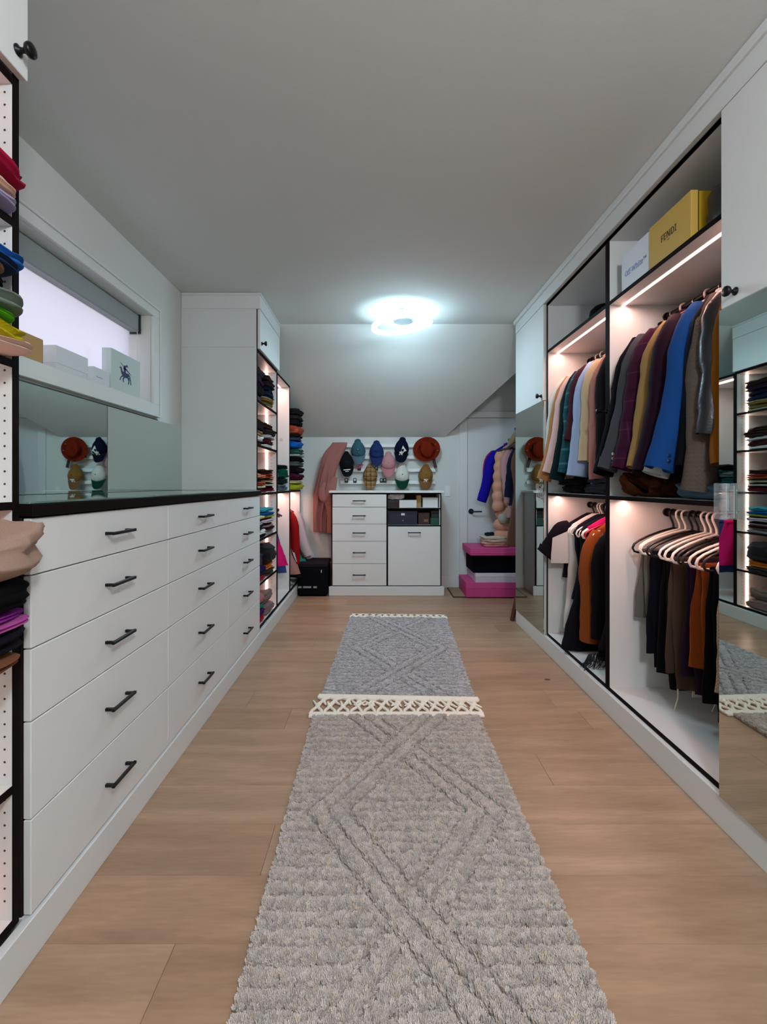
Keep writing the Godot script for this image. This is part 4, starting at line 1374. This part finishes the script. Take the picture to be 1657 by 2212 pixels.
	for i in tr.size():
		var q: Array = tr[i]
		var t := hung(q[0], "trousers", q[1], "trousers", q[2], V(1.39, 0.966, q[3]), rng.randf_range(-0.08, 0.08), "141013" if i % 2 == 0 else white, "tube", "%s plastic hanger carrying the %s" % ["black" if i % 2 == 0 else "white", str(q[1]).replace("pair of ", "").get_slice(" hung", 0).get_slice(" next", 0).get_slice(" with", 0).get_slice(" beside", 0).get_slice(" on ", 0).get_slice(" hanging", 0).get_slice(" last", 0)], q[4])
		if i == 2:
			var st := MB.new()
			for s: float in [0.0, 1.0]: st.tube([Vector3(-0.10 + s * 0.16, -0.56, 0.03), Vector3(-0.105 + s * 0.16, -0.68, 0.034), Vector3(-0.10 + s * 0.165, -0.78, 0.03), Vector3(-0.115 + s * 0.155, -0.835, 0.028)], 0.0032, 6)
			tag(part(st, "drawstring", mat("d8d0bc", 0.9), t), "white drawstring")
		if i == 3:
			part(MB.new().box(Vector3(-0.09, -0.745, 0.012), Vector3(0.0, -0.69, 0.015), 0.001), "waist_label", mat("c8c0b4", 0.8), t)
			part(MB.new().box(Vector3(-0.08, -0.732, 0.015), Vector3(-0.012, -0.71, 0.0158), 0.0004), "label_print", mat("15141a", 0.8), t)
	# empty hangers between them
	var eh := [2.20, 2.11, 2.03, 1.945, 1.86, 1.785, 1.705, 1.63]
	for i in eh.size():
		var wh := i % 3 != 1
		hanger("empty %s plastic hanger on the low rail, %s" % ["white" if wh else "black", ["just behind the navy black trousers", "between navy trousers and black joggers", "between black joggers and brown taupe trousers", "between brown taupe and dark plum trousers", "between dark plum and rust trousers", "just past the rust corduroy trousers", "between black and beige houndstooth trousers", "between houndstooth and olive gold trousers"][i]], V(1.385 + rng.randf_range(-0.01, 0.01), 0.962, eh[i]), rng.randf_range(-0.12, 0.12), white if wh else "141013", "tube", "")
	# ---- bay of shirts (d 2.32 to 3.15)
	var teal := plaid("teal_check", Color("1c4a50"), Color("10262c"), Color("4f9aa0"), 12.0)
	var sh := [
		["white shirt hanging first on the shirt rail beside the small mirror door", mat("d8d4cf", 0.85, 0, "cloth"), 3.085, {"len": 0.70, "hem": 0.26, "flare": 0.05}],
		["camel overshirt with its collar turned up", mat("b07c4c", 0.9, 0, "cloth"), 3.01, {"len": 0.76, "hem": 0.25, "flare": 0.10, "placket": 1, "sleeve": 0.64}],
		["pale pink shirt between the camel overshirt and the green one", mat("dcb8b4", 0.85, 0, "cloth"), 2.945, {"len": 0.78, "hem": 0.25, "flare": 0.09}],
		["bottle green black shirt hanging beside the teal checked one", mat("0d2226", 0.88, 0, "cloth"), 2.88, {"len": 0.78, "hem": 0.25, "flare": 0.07, "sleeve": 0.64}],
		["teal checked shirt between dark shirts", teal, 2.82, {"len": 0.82, "hem": 0.23, "flare": 0.05}],
		["maroon shirt hanging next to the light blue one", mat("46202a", 0.88, 0, "cloth"), 2.755, {"len": 0.62, "hem": 0.22, "flare": 0.05, "sleeve": 0.42}],
		["long light blue shirt with a curved hem", mat("a3b8dc", 0.85, 0, "cloth"), 2.685, {"len": 0.80, "hem": 0.24, "flare": 0.035, "r0": 0.066, "r1": 0.058, "sleeve": 0.62}],
		["beige shirt with a rolled-up sleeve", mat("cbb795", 0.88, 0, "cloth"), 2.605, {"len": 0.74, "hem": 0.22, "flare": 0.02, "sleeve": 0.54}],
		["dusty rose overshirt with pale buttons, beside the post", mat("b07a70", 0.9, 0, "cloth"), 2.525, {"len": 0.78, "hem": 0.23, "flare": 0.0, "placket": 1, "sleeve": 0.64}],
		["black shirt at the post end of the shirt rail", mat("1a1a1e", 0.88, 0, "cloth"), 2.45, {"len": 0.70, "hem": 0.2, "flare": 0.0}],
	]
	for i in sh.size():
		var q: Array = sh[i]
		hung("shirt", "shirt", q[0], "shirt", q[1], V(1.39, 1.905, q[2]), rng.randf_range(-0.05, 0.05), white if i % 3 else "141013", "tube", "%s plastic hanger inside the %s" % ["white" if i % 3 else "black", str(q[0]).get_slice(" hanging", 0).get_slice(" with", 0).get_slice(" between", 0).get_slice(" at ", 0).get_slice(" beside", 0)], q[3])
	# dark clothes folded on the shelf under the shirts
	stack("shelf under the shirts", "low black pile", "folded clothes under the shirts", 1.30, 2.90, 1.0445, -0.32, 0.34, [["black", "0e0c10", 0.045, "jeans"], ["brown black", "1a1214", 0.04, "jeans"]])
	stack("shelf under the shirts", "dark grey pile", "folded clothes under the shirts", 1.30, 2.52, 1.0445, -0.32, 0.34, [["dark grey", "26262c", 0.06, "jeans"], ["slate grey", "3a3f46", 0.03, "jeans"]])
	# ---- dresses and coats below
	var ds := [
		["tee", "t-shirt", "black t-shirt with a white sleeve hung beside the small mirror door", mat("141118", 0.88, 0, "cloth"), 3.06, {"len": 0.46, "hem": 0.2, "sleeve_mat": mat("15121a", 0.88, 0, "cloth")}],
		["dress", "dress", "long white dress hanging behind the navy dress", mat("d6d4d2", 0.85, 0, "cloth"), 2.985, {"len": 0.76, "hem": 0.23, "waist": 0.2, "fold": 0.01}],
		["dress", "dress", "navy sleeveless dress in front of the white one", mat("121426", 0.85, 0, "cloth"), 2.915, {"len": 0.56, "hem": 0.21, "waist": 0.18}],
		["dress", "dress", "long black dress with a wide flared hem", mat("15131a", 0.9, 0, "cloth"), 2.83, {"len": 0.83, "hem": 0.28, "waist": 0.20, "fold": 0.010, "lean": -0.03}],
		["dress", "top", "magenta sleeveless top, half hidden behind the rust coat", mat("c01a6c", 0.8, 0, "cloth"), 2.775, {"len": 0.42, "hem": 0.11, "waist": 0.13, "sh": 0.16}],
		["coat", "coat", "rust brown suede coat with long straight sleeves", mat("8a451c", 0.92, 0, "cloth"), 2.66, {"len": 0.74, "hem": 0.2, "sleeve": 0.60, "flare": 0.0, "r0": 0.066, "r1": 0.062, "sh": 0.175}],
		["coat", "coat", "long black coat with a feathered hem", mat("0f0d12", 0.92, 0, "cloth"), 2.56, {"len": 0.80, "hem": 0.27, "sleeve": 0.56, "flare": 0.0, "sh": 0.17}],
		["dress", "dress", "black evening dress hung by the post, past the feathered coat", mat("121015", 0.85, 0, "cloth"), 2.50, {"len": 0.72, "hem": 0.24}],
	]
	for i in ds.size():
		var q: Array = ds[i]
		var t := hung(q[0], q[1].replace("-", "_"), q[2], q[1], q[3], V(1.39, 0.966, q[4]), rng.randf_range(-0.06, 0.06), "141013" if i in [0, 2, 6] else white, "tube", "%s plastic hanger under the %s" % ["black" if i in [0, 2, 6] else "white", str(q[2]).get_slice(" with", 0).get_slice(" hanging", 0).get_slice(" in front", 0).get_slice(" hung", 0)], q[5])
		if i == 0: part(MB.new().grid([PackedVector3Array([Vector3(-0.29, -0.20, 0.05), Vector3(-0.19, -0.155, 0.058)]), PackedVector3Array([Vector3(-0.30, -0.30, 0.05), Vector3(-0.185, -0.30, 0.06)]), PackedVector3Array([Vector3(-0.30, -0.36, 0.045), Vector3(-0.185, -0.36, 0.055)])]).grid([PackedVector3Array([Vector3(-0.29, -0.20, 0.046), Vector3(-0.19, -0.155, 0.054)]), PackedVector3Array([Vector3(-0.30, -0.36, 0.041), Vector3(-0.185, -0.36, 0.051)])], false, true), "sleeve_panel", mat("d8d6d4", 0.85, 0, "cloth"), t)
		if i == 6:
			# feathers along the hem
			var fe := MB.new()
			for k in 90:
				var a := TAU * k / 90.0
				var p := Vector3(cos(a) * 0.26, -0.78, sin(a) * 0.05)
				fe.tube([p, p + Vector3(cos(a) * 0.012 + rng.randf_range(-0.01, 0.01), -0.04, rng.randf_range(-0.012, 0.012)), p + Vector3(cos(a) * 0.03 + rng.randf_range(-0.02, 0.02), -0.05 - rng.randf() * 0.03, rng.randf_range(-0.03, 0.03))], [0.003, 0.0035, 0.0008], 4)
			part(fe, "feather_trim", mat("1b1820", 0.9), t).set_meta("kind", "stuff")
	for i in 5:
		hanger("empty %s plastic hanger on the dress rail, %s" % ["white" if i != 3 else "red", ["just before the navy dress", "between navy and flared black dresses", "between the flared dress and magenta top", "between magenta top and rust coat", "between rust coat and feathered coat"][i]], V(1.39, 0.962, [2.95, 2.87, 2.80, 2.735, 2.65][i]), rng.randf_range(-0.1, 0.1), white if i != 3 else "b01c24", "tube", "")
	# ---- top cubbies
	var b1 := carton("shoe_box", "white box with pale blue lettering on the top shelf above the blazers", mat("dfe3ea", 0.55), mat("e4e8ee", 0.55), 1.128, 1.32, 1.981, 2.155, 1.985, 2.21, 0.0)
	var face := Basis(Vector3.UP, -PI / 2)
	letters("Off-White™", 0.032, 0.001, "Droid Serif", b1, V(1.1272, 2.055, 2.09) - b1.position, face, mat("7d93bd", 0.6))
	var yel := mat("d2a81e", 0.5)
	var b2 := carton("shoe_box", "yellow box with black lettering on the top shelf above the blazers", yel, yel, 1.126, 1.30, 1.981, 2.157, 1.715, 1.975, 0.0)
	wpart(wbox(1.1235, 1.150, 1.9812, 2.1585, 1.7125, 1.9775, 0.0015), "lid", mat("c9a44a", 0.5), b2)
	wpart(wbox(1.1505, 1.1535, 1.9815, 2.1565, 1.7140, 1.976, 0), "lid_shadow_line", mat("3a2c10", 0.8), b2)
	letters("FENDI", 0.036, 0.001, "Droid Sans", b2, V(1.1228, 2.07, 1.845) - b2.position, face, mat("2b2418", 0.6))
	wpart(wbox(1.1222, 1.1234, 2.048, 2.050, 1.838, 1.852, 0), "underline", mat("2b2418", 0.6), b2)
	var bag := thing("handbag", "black leather handbag beside the yellow box on the top shelf", "bag", V(1.24, 1.981, 1.635))
	part(fold_mesh(0.085, 0.075, 0.055, 4, 0.5, 1), "body", mat("111214", 0.35, 0, "leather"), bag)
	part(MB.new().tube([Vector3(-0.05, 0.13, 0), Vector3(-0.04, 0.18, 0), Vector3(0, 0.2, 0), Vector3(0.04, 0.18, 0), Vector3(0.05, 0.13, 0)], 0.006, 8), "strap", mat("111214", 0.35), bag)
	for i in 2:
		var h := thing("felt_hat", ["dark plum felt hat on the top shelf beside the post", "black felt hat on the top shelf above the shirts"][i], "hat", V(1.27, 1.981, [2.43, 2.66][i]), "")
		var fm := mat(["241016", "141216"][i], 0.95, 0, "cloth")
		part(MB.new().lathe([[0, 0.012], [0.085, 0.012], [0.13, 0.006], [0.137, 0.009], [0.13, 0.012], [0.09, 0.017]], Vector3.ZERO, Vector3.UP, 32, Vector2(1, 0.92)), "brim", fm, h)
		part(MB.new().lathe([[0.092, 0.014], [0.09, 0.05], [0.082, 0.09], [0.06, 0.112 + 0.02 * (1 - i)], [0.02, 0.10 + 0.02 * (1 - i)], [0, 0.098 + 0.02 * (1 - i)]], Vector3.ZERO, Vector3.UP, 32, Vector2(1, 0.9)), "crown", fm, h)
		part(MB.new().lathe([[0.0935, 0.016], [0.0925, 0.035]], Vector3.ZERO, Vector3.UP, 32, Vector2(1, 0.9)), "ribbon", mat("0c0a0c", 0.5), h)


func cap(label: String, at: Vector3, col, brim_col, roll: float, o := {}) -> Node3D:
	# hangs by its strap with the crown outwards and the peak down; local +z faces the room
	var t := thing("cap", label, "cap", at)
	t.rotation.z = roll
	var m: Material = col if col is Material else mat(col, 0.88, 0, "cloth")
	var bm: Material = brim_col if brim_col is Material else mat(brim_col, 0.88, 0, "cloth")
	var hollow: float = o.get("dent", 0.0)
	var rows := []
	for i in 15:
		var ph := PI / 2 * (1.0 - i / 14.0)
		var row := PackedVector3Array()
		for j in 36:
			var a := TAU * j / 36
			var up := sin(a)
			var y := up * sin(ph) * (0.118 if up > 0 else 0.072)
			var x := cos(a) * sin(ph) * 0.076 * (1.0 - 0.26 * pow(maxf(0.0, up * sin(ph)), 1.6))
			var z := 0.085 * pow(cos(ph), 0.8) * (1.0 - 0.25 * maxf(0.0, up * sin(ph)))
			var seam := pow(absf(cos(a * 3.0 + PI / 2)), 24.0)
			z += 0.0025 * sin(ph) * seam + 0.006 * noise.get_noise_3d(x * 14, y * 14, at.x * 9)
			z -= hollow * exp(-pow((y + 0.015) / 0.035, 2.0)) * cos(a) * cos(a)
			row.append(Vector3(x, y, z))
		rows.append(row)
	part(MB.new().grid(rows, true), "crown", m, t)
	var br := []
	for side in 2:
		for i in 7:
			var q := float(i) / 6 if side == 0 else 1.0 - float(i) / 6
			var row := PackedVector3Array()
			for j in 21:
				var u := -1.0 + j / 10.0
				var edge := sqrt(maxf(0.0, 1.0 - 0.8 * u * u * u * u))
				row.append(Vector3(0.074 * u * (1.0 - 0.14 * q * q), -0.034 - 0.026 * (1.0 - u * u) - 0.082 * q * edge, 0.028 + 0.035 * (1.0 - u * u) + 0.012 * q - side * 0.0035))
			br.append(row)
	br.append(br[0])
	var bmb := MB.new().grid(br)
	part(bmb, "peak", bm, t)
	part(MB.new().lathe([[0, 0], [0.006, 0.0], [0.006, 0.003], [0, 0.005]], Vector3(0, 0.012, 0.083), Vector3(0, 0, 1), 12), "button", mat(o.get("button", "101014"), 0.7), t)
	var st := MB.new()
	st.tube([Vector3(-0.03, 0.098, 0.02), Vector3(-0.02, 0.117, 0.012), Vector3(0, 0.124, 0.006), Vector3(0.02, 0.117, 0.012), Vector3(0.03, 0.098, 0.02)], 0.007, 8, false, 0.5)
	part(st, "back_strap", m, t)
	if o.has("logo"):
		var lm := mat(o.get("logo_col", "f0eee8"), 0.7)
		var r := Basis(Vector3(1, 0, 0), 0.62)
		var e := MeshInstance3D.new()
		for k in o.logo.length():
			e = letters(o.logo[k], 0.05, 0.004, "Droid Serif", t, Vector3(0.006 * (k * 2 - 1), -0.048, 0.071), r, lm, true)
			e.name = "embroidery"
	return t


func far_contents() -> void:
	var z := 4.995
	var at := func(px: float, py: float) -> Vector3: return Vector3(px, py, -z)
	cap("washed teal denim cap, first on the topmost hat rail", at.call(-0.208, 1.445), "3d6470", "5a7484", 0.06, {"dent": 0.02, "button": "8fb0b4"})
	cap("navy denim cap, second on the topmost hat rail", at.call(-0.017, 1.430), "26386a", "2c3566", 0.0, {"dent": 0.02, "button": "1c2a52"})
	var bk := cap("black cap with white embroidered lines, beside the dusty pink robe", at.call(-0.328, 1.318), "15171b", "15171b", 0.08, {})
	var ln := MB.new()
	ln.box(Vector3(-0.036, -0.072, 0.066), Vector3(0.036, -0.064, 0.072), 0.001)
	ln.box(Vector3(-0.018, -0.088, 0.068), Vector3(0.018, -0.081, 0.074), 0.001)
	part(ln, "embroidery", mat("e8e8e6", 0.7), bk)
	cap("dusty pink cap on the third hat rail", at.call(0.107, 1.315), "c98f94", "bf8086", 0.0, {"button": "c98f94"})
	var nv := cap("navy cap with a white triangle and white letters, beside the rust felt hat", at.call(0.245, 1.465), "10142c", "0e1226", -0.1, {"logo": "NY"})
	var tp := MB.new()
	tp.slab([Vector3(-0.012, -0.042, 0.076), Vector3(0.050, -0.016, 0.068), Vector3(0.006, 0.034, 0.084)], Vector3(0, 0, 0.006))
	part(tp, "white_patch", mat("deded8", 0.8), nv)
	var chk := plaid("tan_check", Color("8a6a44"), Color("d8c9a0"), Color("2a1c12"), 22.0)
	cap("tan checked cap on the lowest hat rail above the drawers", at.call(-0.083, 1.190), chk, chk, 0.0, {"button": "2a1c12"})
	cap("white cap with a dark green peak", at.call(0.25, 1.190), "dcdad0", "0f4034", 0.0, {"button": "1c2420"})
	cap("tan brown cap with white letters under the rust felt hat", at.call(0.495, 1.185), "8a6232", "7d5a36", -0.03, {"logo": "NY", "button": "6a4820"})
	# pink hair clip on the third rail
	var pc := thing("hair_clip", "bright pink claw clip on the second hat rail, under the teal denim cap", "clip", V(-0.193, 1.285, 4.995))
	var cm := mat("e0709c", 0.4)
	part(MB.new().tube([Vector3(-0.036, -0.018, 0), Vector3(0, -0.002, 0.012), Vector3(0.036, 0.02, 0)], [0.006, 0.012, 0.006], 8), "spine", cm, pc)
	for k in 4: part(MB.new().tube([Vector3(-0.028 + k * 0.018, -0.012 + k * 0.009, 0.004), Vector3(-0.036 + k * 0.018, 0.008 + k * 0.009, 0.016), Vector3(-0.034 + k * 0.02, 0.026 + k * 0.006, 0.008)], [0.005, 0.004, 0.0015], 6), "tooth", cm, pc)
	# rust felt hat, crown towards the room
	var h := thing("felt_hat", "wide rust red felt hat hanging at the end of the topmost hat rail", "hat", V(0.505, 1.465, 4.985))
	h.rotation.z = 0.25
	var fm := mat("7a2410", 0.95, 0, "cloth")
	part(MB.new().lathe([[0.02, 0.0], [0.09, 0.0], [0.125, 0.006], [0.1275, 0.012], [0.122, 0.013], [0.09, 0.008], [0.078, 0.010]], Vector3.ZERO, Vector3(0, 0, 1), 44, Vector2(1, 1.12)), "brim", fm, h)
	var rows := []
	for i in 12:
		var q := i / 11.0
		var row := PackedVector3Array()
		for j in 44:
			var a := TAU * j / 44
			var r := 0.080 * (1.0 - 0.12 * q) if i < 8 else 0.070 * (1.0 - (i - 7) / 4.0)
			var zz := 0.008 + 0.062 * minf(1.0, q * 11.0 / 8.0) + (0.006 * sin((i - 7) / 4.0 * PI) if i > 7 else 0.0)
			var p := Vector3(cos(a) * r * 0.88, sin(a) * r * 1.1, zz)
			p.z -= 0.014 * exp(-pow(p.x / 0.018, 2.0)) * smoothstep(0.035, 0.07, zz)
			row.append(p)
		rows.append(row)
	rows.reverse()
	part(MB.new().grid(rows, true, true), "crown", fm, h)
	part(MB.new().lathe([[0.0825, 0.012], [0.081, 0.03]], Vector3.ZERO, Vector3(0, 0, 1), 44, Vector2(0.89, 1.11)), "ribbon", mat("6a1e0e", 0.9), h)
	var stud := MB.new()
	for q in [[0.105, 0.03], [0.110, -0.04]]: stud.lathe([[0, 0], [0.005, 0], [0.004, 0.003], [0, 0.004]], Vector3(q[0], q[1], 0.010), Vector3(0, 0, 1), 8)
	part(stud, "stud", mat("d8d0c8", 0.3, 0.6), h)
	part(MB.new().box(Vector3(0.035, -0.21, -0.03), Vector3(0.065, -0.06, -0.02), 0.003), "chin_strap", mat("2c1c1c", 0.6), h)
	# dusty pink robe slung over the rail end
	var rb := thing("robe", "dusty pink robe slung over the rail ends, hanging down beside the dresser", "robe", V(-0.45, 1.535, 4.965))
	var rm := mat("a8706a", 0.92, 0, "cloth")
	part(loft(smooth([[0.0, 0.075, 0.012, 0.05], [-0.03, 0.085, 0.022, 0.04], [-0.13, 0.105, 0.03, -0.02], [-0.29, 0.095, 0.035, -0.075], [-0.44, 0.105, 0.04, -0.10], [-0.56, 0.105, 0.042, -0.125], [-0.76, 0.075, 0.045, -0.155], [-0.93, 0.07, 0.045, -0.155]], 4), 72, 0.02, 8.5, 3), "body", rm, rb)
	part(soft_tube([[0.0, -0.36, 0.03, 0.03], [-0.03, -0.46, 0.045, 0.05], [-0.055, -0.58, 0.055, 0.056], [-0.035, -0.72, 0.055, 0.046], [-0.04, -0.86, 0.05, 0.042], [-0.045, -0.94, 0.045, 0.036]], 20, 0.6), "sleeve", rm, rb)
	part(soft_tube([[-0.105, -0.42, 0.035, 0.02], [-0.13, -0.50, 0.06, 0.038], [-0.115, -0.575, 0.07, 0.040], [-0.08, -0.59, 0.066, 0.034], [-0.06, -0.57, 0.058, 0.02]], 20, 0.7), "cuff", rm, rb)
	# black soft trunk
	var tk := thing("fabric_chest", "black fabric storage chest with pale reflective strips, beside the dresser", "chest", V(-0.645, 0, 4.86))
	var tb := mat("0c0b0f", 0.85, 0, "cloth")
	wpart(wbox(-0.79, -0.50, 0.0, 0.285, 4.665, 5.04, 0.02), "body", tb, tk)
	wpart(wbox(-0.785, -0.497, 0.282, 0.325, 4.672, 5.035, 0.015), "lid", mat("241e26", 0.8, 0, "cloth"), tk)
	for q in [[-0.785, -0.75], [-0.735, -0.655], [-0.635, -0.60]]: wpart(wbox(q[0], q[1], 0.083, 0.102, 4.662, 4.667, 0.001), "reflective_strip", mat("8e9096", 0.4), tk)
	wpart(wbox(-0.56, -0.552, 0.235, 0.262, 4.66, 4.668, 0.001), "zip_tag", mat("c8c8cc", 0.5), tk)
	# ---- dresser cubbies
	var pap := mat("dddcda", 0.6)
	carton("small_box", "dark brown box in the upper dresser cubby under the white pouch", mat("2e1a18", 0.7), mat("351f1b", 0.7), 0.103, 0.203, 0.866, 0.945, 4.73, 4.90, 0.03)
	carton("small_box", "low white box beside the dark brown one in the upper cubby", pap, pap, 0.21, 0.382, 0.866, 0.942, 4.735, 4.90, 0.0)
	carton("small_box", "upright tan box behind the low white one in the upper cubby", mat("ab8654", 0.7), mat("b48f5c", 0.7), 0.385, 0.43, 0.866, 0.987, 4.78, 4.90, 0.0)
	carton("small_box", "square white box at the end of the upper cubby", pap, mat("d4d3d2", 0.6), 0.445, 0.595, 0.866, 0.967, 4.75, 4.92, 0.02)
	folded("pouch", "crumpled white drawstring pouch lying on the boxes in the upper cubby", "pouch", mat("d2cecf", 0.85, 0, "cloth"), V(0.178, 0.9455, 4.80), Vector3(0.155, 0.052, 0.11), -0.12, "", 1.5, 1)
	var nb := carton("small_box", "navy box with a white label holder and a knob in the lower cubby", mat("161c2e", 0.6), mat("161c2e", 0.6), 0.104, 0.388, 0.6955, 0.835, 4.74, 4.98, 0.03)
	wpart(wbox(0.228, 0.264, 0.79, 0.812, 4.733, 4.741, 0.001), "label_holder", mat("d2d2d2", 0.4, 0.3), nb)
	wpart(MB.new().lathe([[0, 0], [0.004, 0], [0.008, 0.006], [0.006, 0.01], [0, 0.011]], V(0.245, 0.737, 4.74), Vector3(0, 0, 1), 14), "knob", mat("9fb0a8", 0.3, 0.8), nb)
	var br := carton("small_box", "dark red brown leather box with a brass stud in the lower cubby", mat("32140f", 0.5, 0, "leather"), mat("3c1a12", 0.5, 0, "leather"), 0.402, 0.512, 0.6955, 0.815, 4.76, 4.96, 0.04)
	wpart(wbox(0.455, 0.498, 0.725, 0.75, 4.756, 4.761, 0.001), "label", mat("8a5a48", 0.6), br)
	wpart(MB.new().lathe([[0, 0], [0.006, 0], [0.005, 0.004], [0, 0.005]], V(0.49, 0.785, 4.759), Vector3(0, 0, 1), 12), "stud", mat("b08a4a", 0.3, 0.9), br)
	carton("small_box", "green box at the end of the lower cubby, under the darker one", mat("12483a", 0.6), mat("12483a", 0.6), 0.52, 0.604, 0.6955, 0.765, 4.73, 4.93, 0.0)
	carton("small_box", "very dark green box standing on the green one in the lower cubby", mat("0c2a22", 0.6), mat("0b1f1c", 0.6), 0.53, 0.60, 0.7655, 0.835, 4.76, 4.93, 0.03)
	# ---- boxes by the attic door
	var pink := mat("c23a7c", 0.6)
	carton("storage_box", "wide pink lidded box at the bottom of the stack by the attic door", pink, mat("cc4486", 0.6), 0.85, 1.42, 0.0095, 0.150, 4.60, 5.02, 0.055)
	carton("storage_box", "flat lilac white box between the two dark layers of the stack", mat("c9bccb", 0.6), mat("d6cad6", 0.6), 0.94, 1.42, 0.151, 0.240, 4.60, 4.99, 0.035)
	carton("storage_box", "deep black box under the upper pink one by the attic door", mat("0c0c14", 0.8, 0, "edge"), mat("0c0c14", 0.8, 0, "edge"), 0.92, 1.40, 0.241, 0.415, 4.62, 4.99, 0.0)
	carton("storage_box", "shallow pink box topping the stack, clothes lying on it", pink, mat("cc4486", 0.6), 0.885, 1.41, 0.416, 0.485, 4.57, 5.0, 0.05)
	pile([["pyjamas", "clothes", "d88a88", 0.028, "coral pink folded pyjamas lying on the upper pink box"], ["t-shirt", "clothes", "e8c4b8", 0.018, "blush folded t-shirt on the coral pyjamas"], ["towel", "clothes", "cdb79a", 0.03, "cream ruffled towel on the blush t-shirt"], ["nightshirt", "clothes", "e0d0c4", 0.022, "ivory nightshirt topping the clothes on the pink box"]], 1.145, 4.76, 0.486, 0.26, 0.24, 1.0, "clothes on the pink box", 0.015)
	folded("sock_ball", "dark green rolled sock on the ivory nightshirt", "sock", mat("1c2a2a", 0.9, 0, "knit"), V(1.10, 0.592, 4.72), Vector3(0.09, 0.032, 0.04), 0.1, "", 0.8, 1)
	# ---- wooden clothes stand with coats, partly behind the mirror-door cabinet
	var st := thing("clothes_stand", "dark wooden A-frame clothes stand behind the mirror-door cabinet, full of coats", "stand", V(1.37, 0, 4.4))
	var wd := mat("5a2416", 0.5, 0, "wood")
	for d: float in [3.845, 4.5]:
		for s: float in [-1.0, 1.0]:
			var foot := V(1.37 + s * (0.29 if d < 4.0 else 0.06), 0.0, d)
			var top := V(1.37 - s * 0.03, 1.62, d + 0.013 * s)
			wpart(MB.new().tube([foot + Vector3(0, 0.002, 0), foot.lerp(top, 0.5), top], [0.019, 0.017, 0.013], 10), "leg", wd, st)
	wpart(MB.new().cyl(V(1.37, 1.565, 3.80), V(1.37, 1.565, 4.99), 0.013), "bar", wd, st)
	var ct := [
		["jacket", "jacket", "magenta red jacket hanging deepest on the wooden stand", mat("a81a5a", 0.85, 0, "cloth"), 4.93, {"len": 0.55, "hem": 0.2, "sleeve": 0.45, "flare": 0.05}],
		["coat", "coat", "cobalt blue coat flaring out on the wooden stand", mat("1a10a0", 0.8, 0, "cloth"), 4.86, {"len": 0.66, "hem": 0.25, "sleeve": 0.50, "flare": 0.08, "r1": 0.05}],
		["puffer", "puffer_coat", "long peach puffer coat with fat quilted rolls", mat("cf9a80", 0.75, 0, "cloth"), 4.73, {}],
		["coat", "robe", "soft pink robe hanging beside the puffer coat", mat("b78a90", 0.9, 0, "cloth"), 4.57, {"len": 0.78, "hem": 0.17, "sleeve": 0.5, "flare": -0.02, "sh": 0.12}],
		["coat", "coat", "navy coat with a white edge on the wooden stand", mat("151a30", 0.85, 0, "cloth"), 4.44, {"len": 0.66, "hem": 0.19, "sleeve": 0.45, "flare": 0.02, "sh": 0.10, "r0": 0.045}],
		["coat", "fur_coat", "long brown fur coat reaching down to the pink boxes", mat("7a5440", 0.98, 0, "fur"), 4.34, {"len": 1.02, "hem": 0.25, "sleeve": 0.5, "flare": -0.05, "sh": 0.10, "th": 0.06, "r0": 0.05}],
	]
	for q in ct:
		var p := V(1.37, 1.565, q[4])
		hanger("dark wooden hanger under the %s" % str(q[2]).get_slice(" with", 0).get_slice(" hanging", 0).get_slice(" flaring", 0).get_slice(" reaching", 0), p + Vector3(0, -0.004, 0), 0.0, "2a1a14", "wood")
		if q[0] != "puffer":
			garment(q[0], q[1], q[2], "coat", q[3], p + Vector3(0, -0.004, 0), 0.0, q[5])
			continue
		var t := thing(q[1], q[2], "coat", p)
		var rws := [[-0.045, 0.05, 0.03], [-0.1, 0.13, 0.05]]
		for k in 8:
			var y := -0.12 - k * 0.115
			var w := 0.165 + 0.008 * k
			rws.append_array([[y, w * 0.9, 0.05], [y - 0.02, w, 0.07], [y - 0.055, w * 1.06, 0.08], [y - 0.09, w, 0.07], [y - 0.113, w * 0.9, 0.05]])
		part(loft(rws, 44, 0.003, 3.0, 1, 0.8), "body", q[3], t)
		for s: float in [-1.0, 1.0]:
			var pth := []
			var rad := []
			for k in 29:
				var f := k / 28.0
				pth.append(Vector3(s * (0.155 + 0.03 * sin(f * PI * 0.6)), -0.15 - f * 0.58, 0.03))
				rad.append(0.048 + 0.016 * absf(sin(f * PI * 6.0)))
			part(MB.new().tube(pth, rad, 16), "sleeve", q[3], t)
		part(MB.new().lathe([[0, -0.05], [0.04, -0.045], [0.06, 0], [0.045, 0.045], [0, 0.05]], Vector3(-0.14, -0.80, 0.06), Vector3.UP, 18), "fur_cuff", mat("cfc6bc", 0.98, 0, "fur"), t)
	var fc := thing("fur_collar", "cream fur collar with a black top draped over the end of the wooden stand", "collar", V(1.38, 1.58, 4.50))
	part(MB.new().tube(range(15).map(func(k): return Vector3(-0.16 + k * 0.022, 0.02 - 0.13 * pow((k - 8.0) / 7.0, 2.0), 0.02)), range(15).map(func(k): return 0.018 + 0.034 * sin(PI * (k + 0.6) / 15.2)), 20), "fur", mat("b59a72", 0.98, 0, "fur"), fc)
	part(MB.new().tube([Vector3(-0.09, 0.03, 0.02), Vector3(-0.03, 0.062, 0.02), Vector3(0.06, 0.06, 0.02)], [0.018, 0.026, 0.02], 12), "top_band", mat("121014", 0.8), fc)
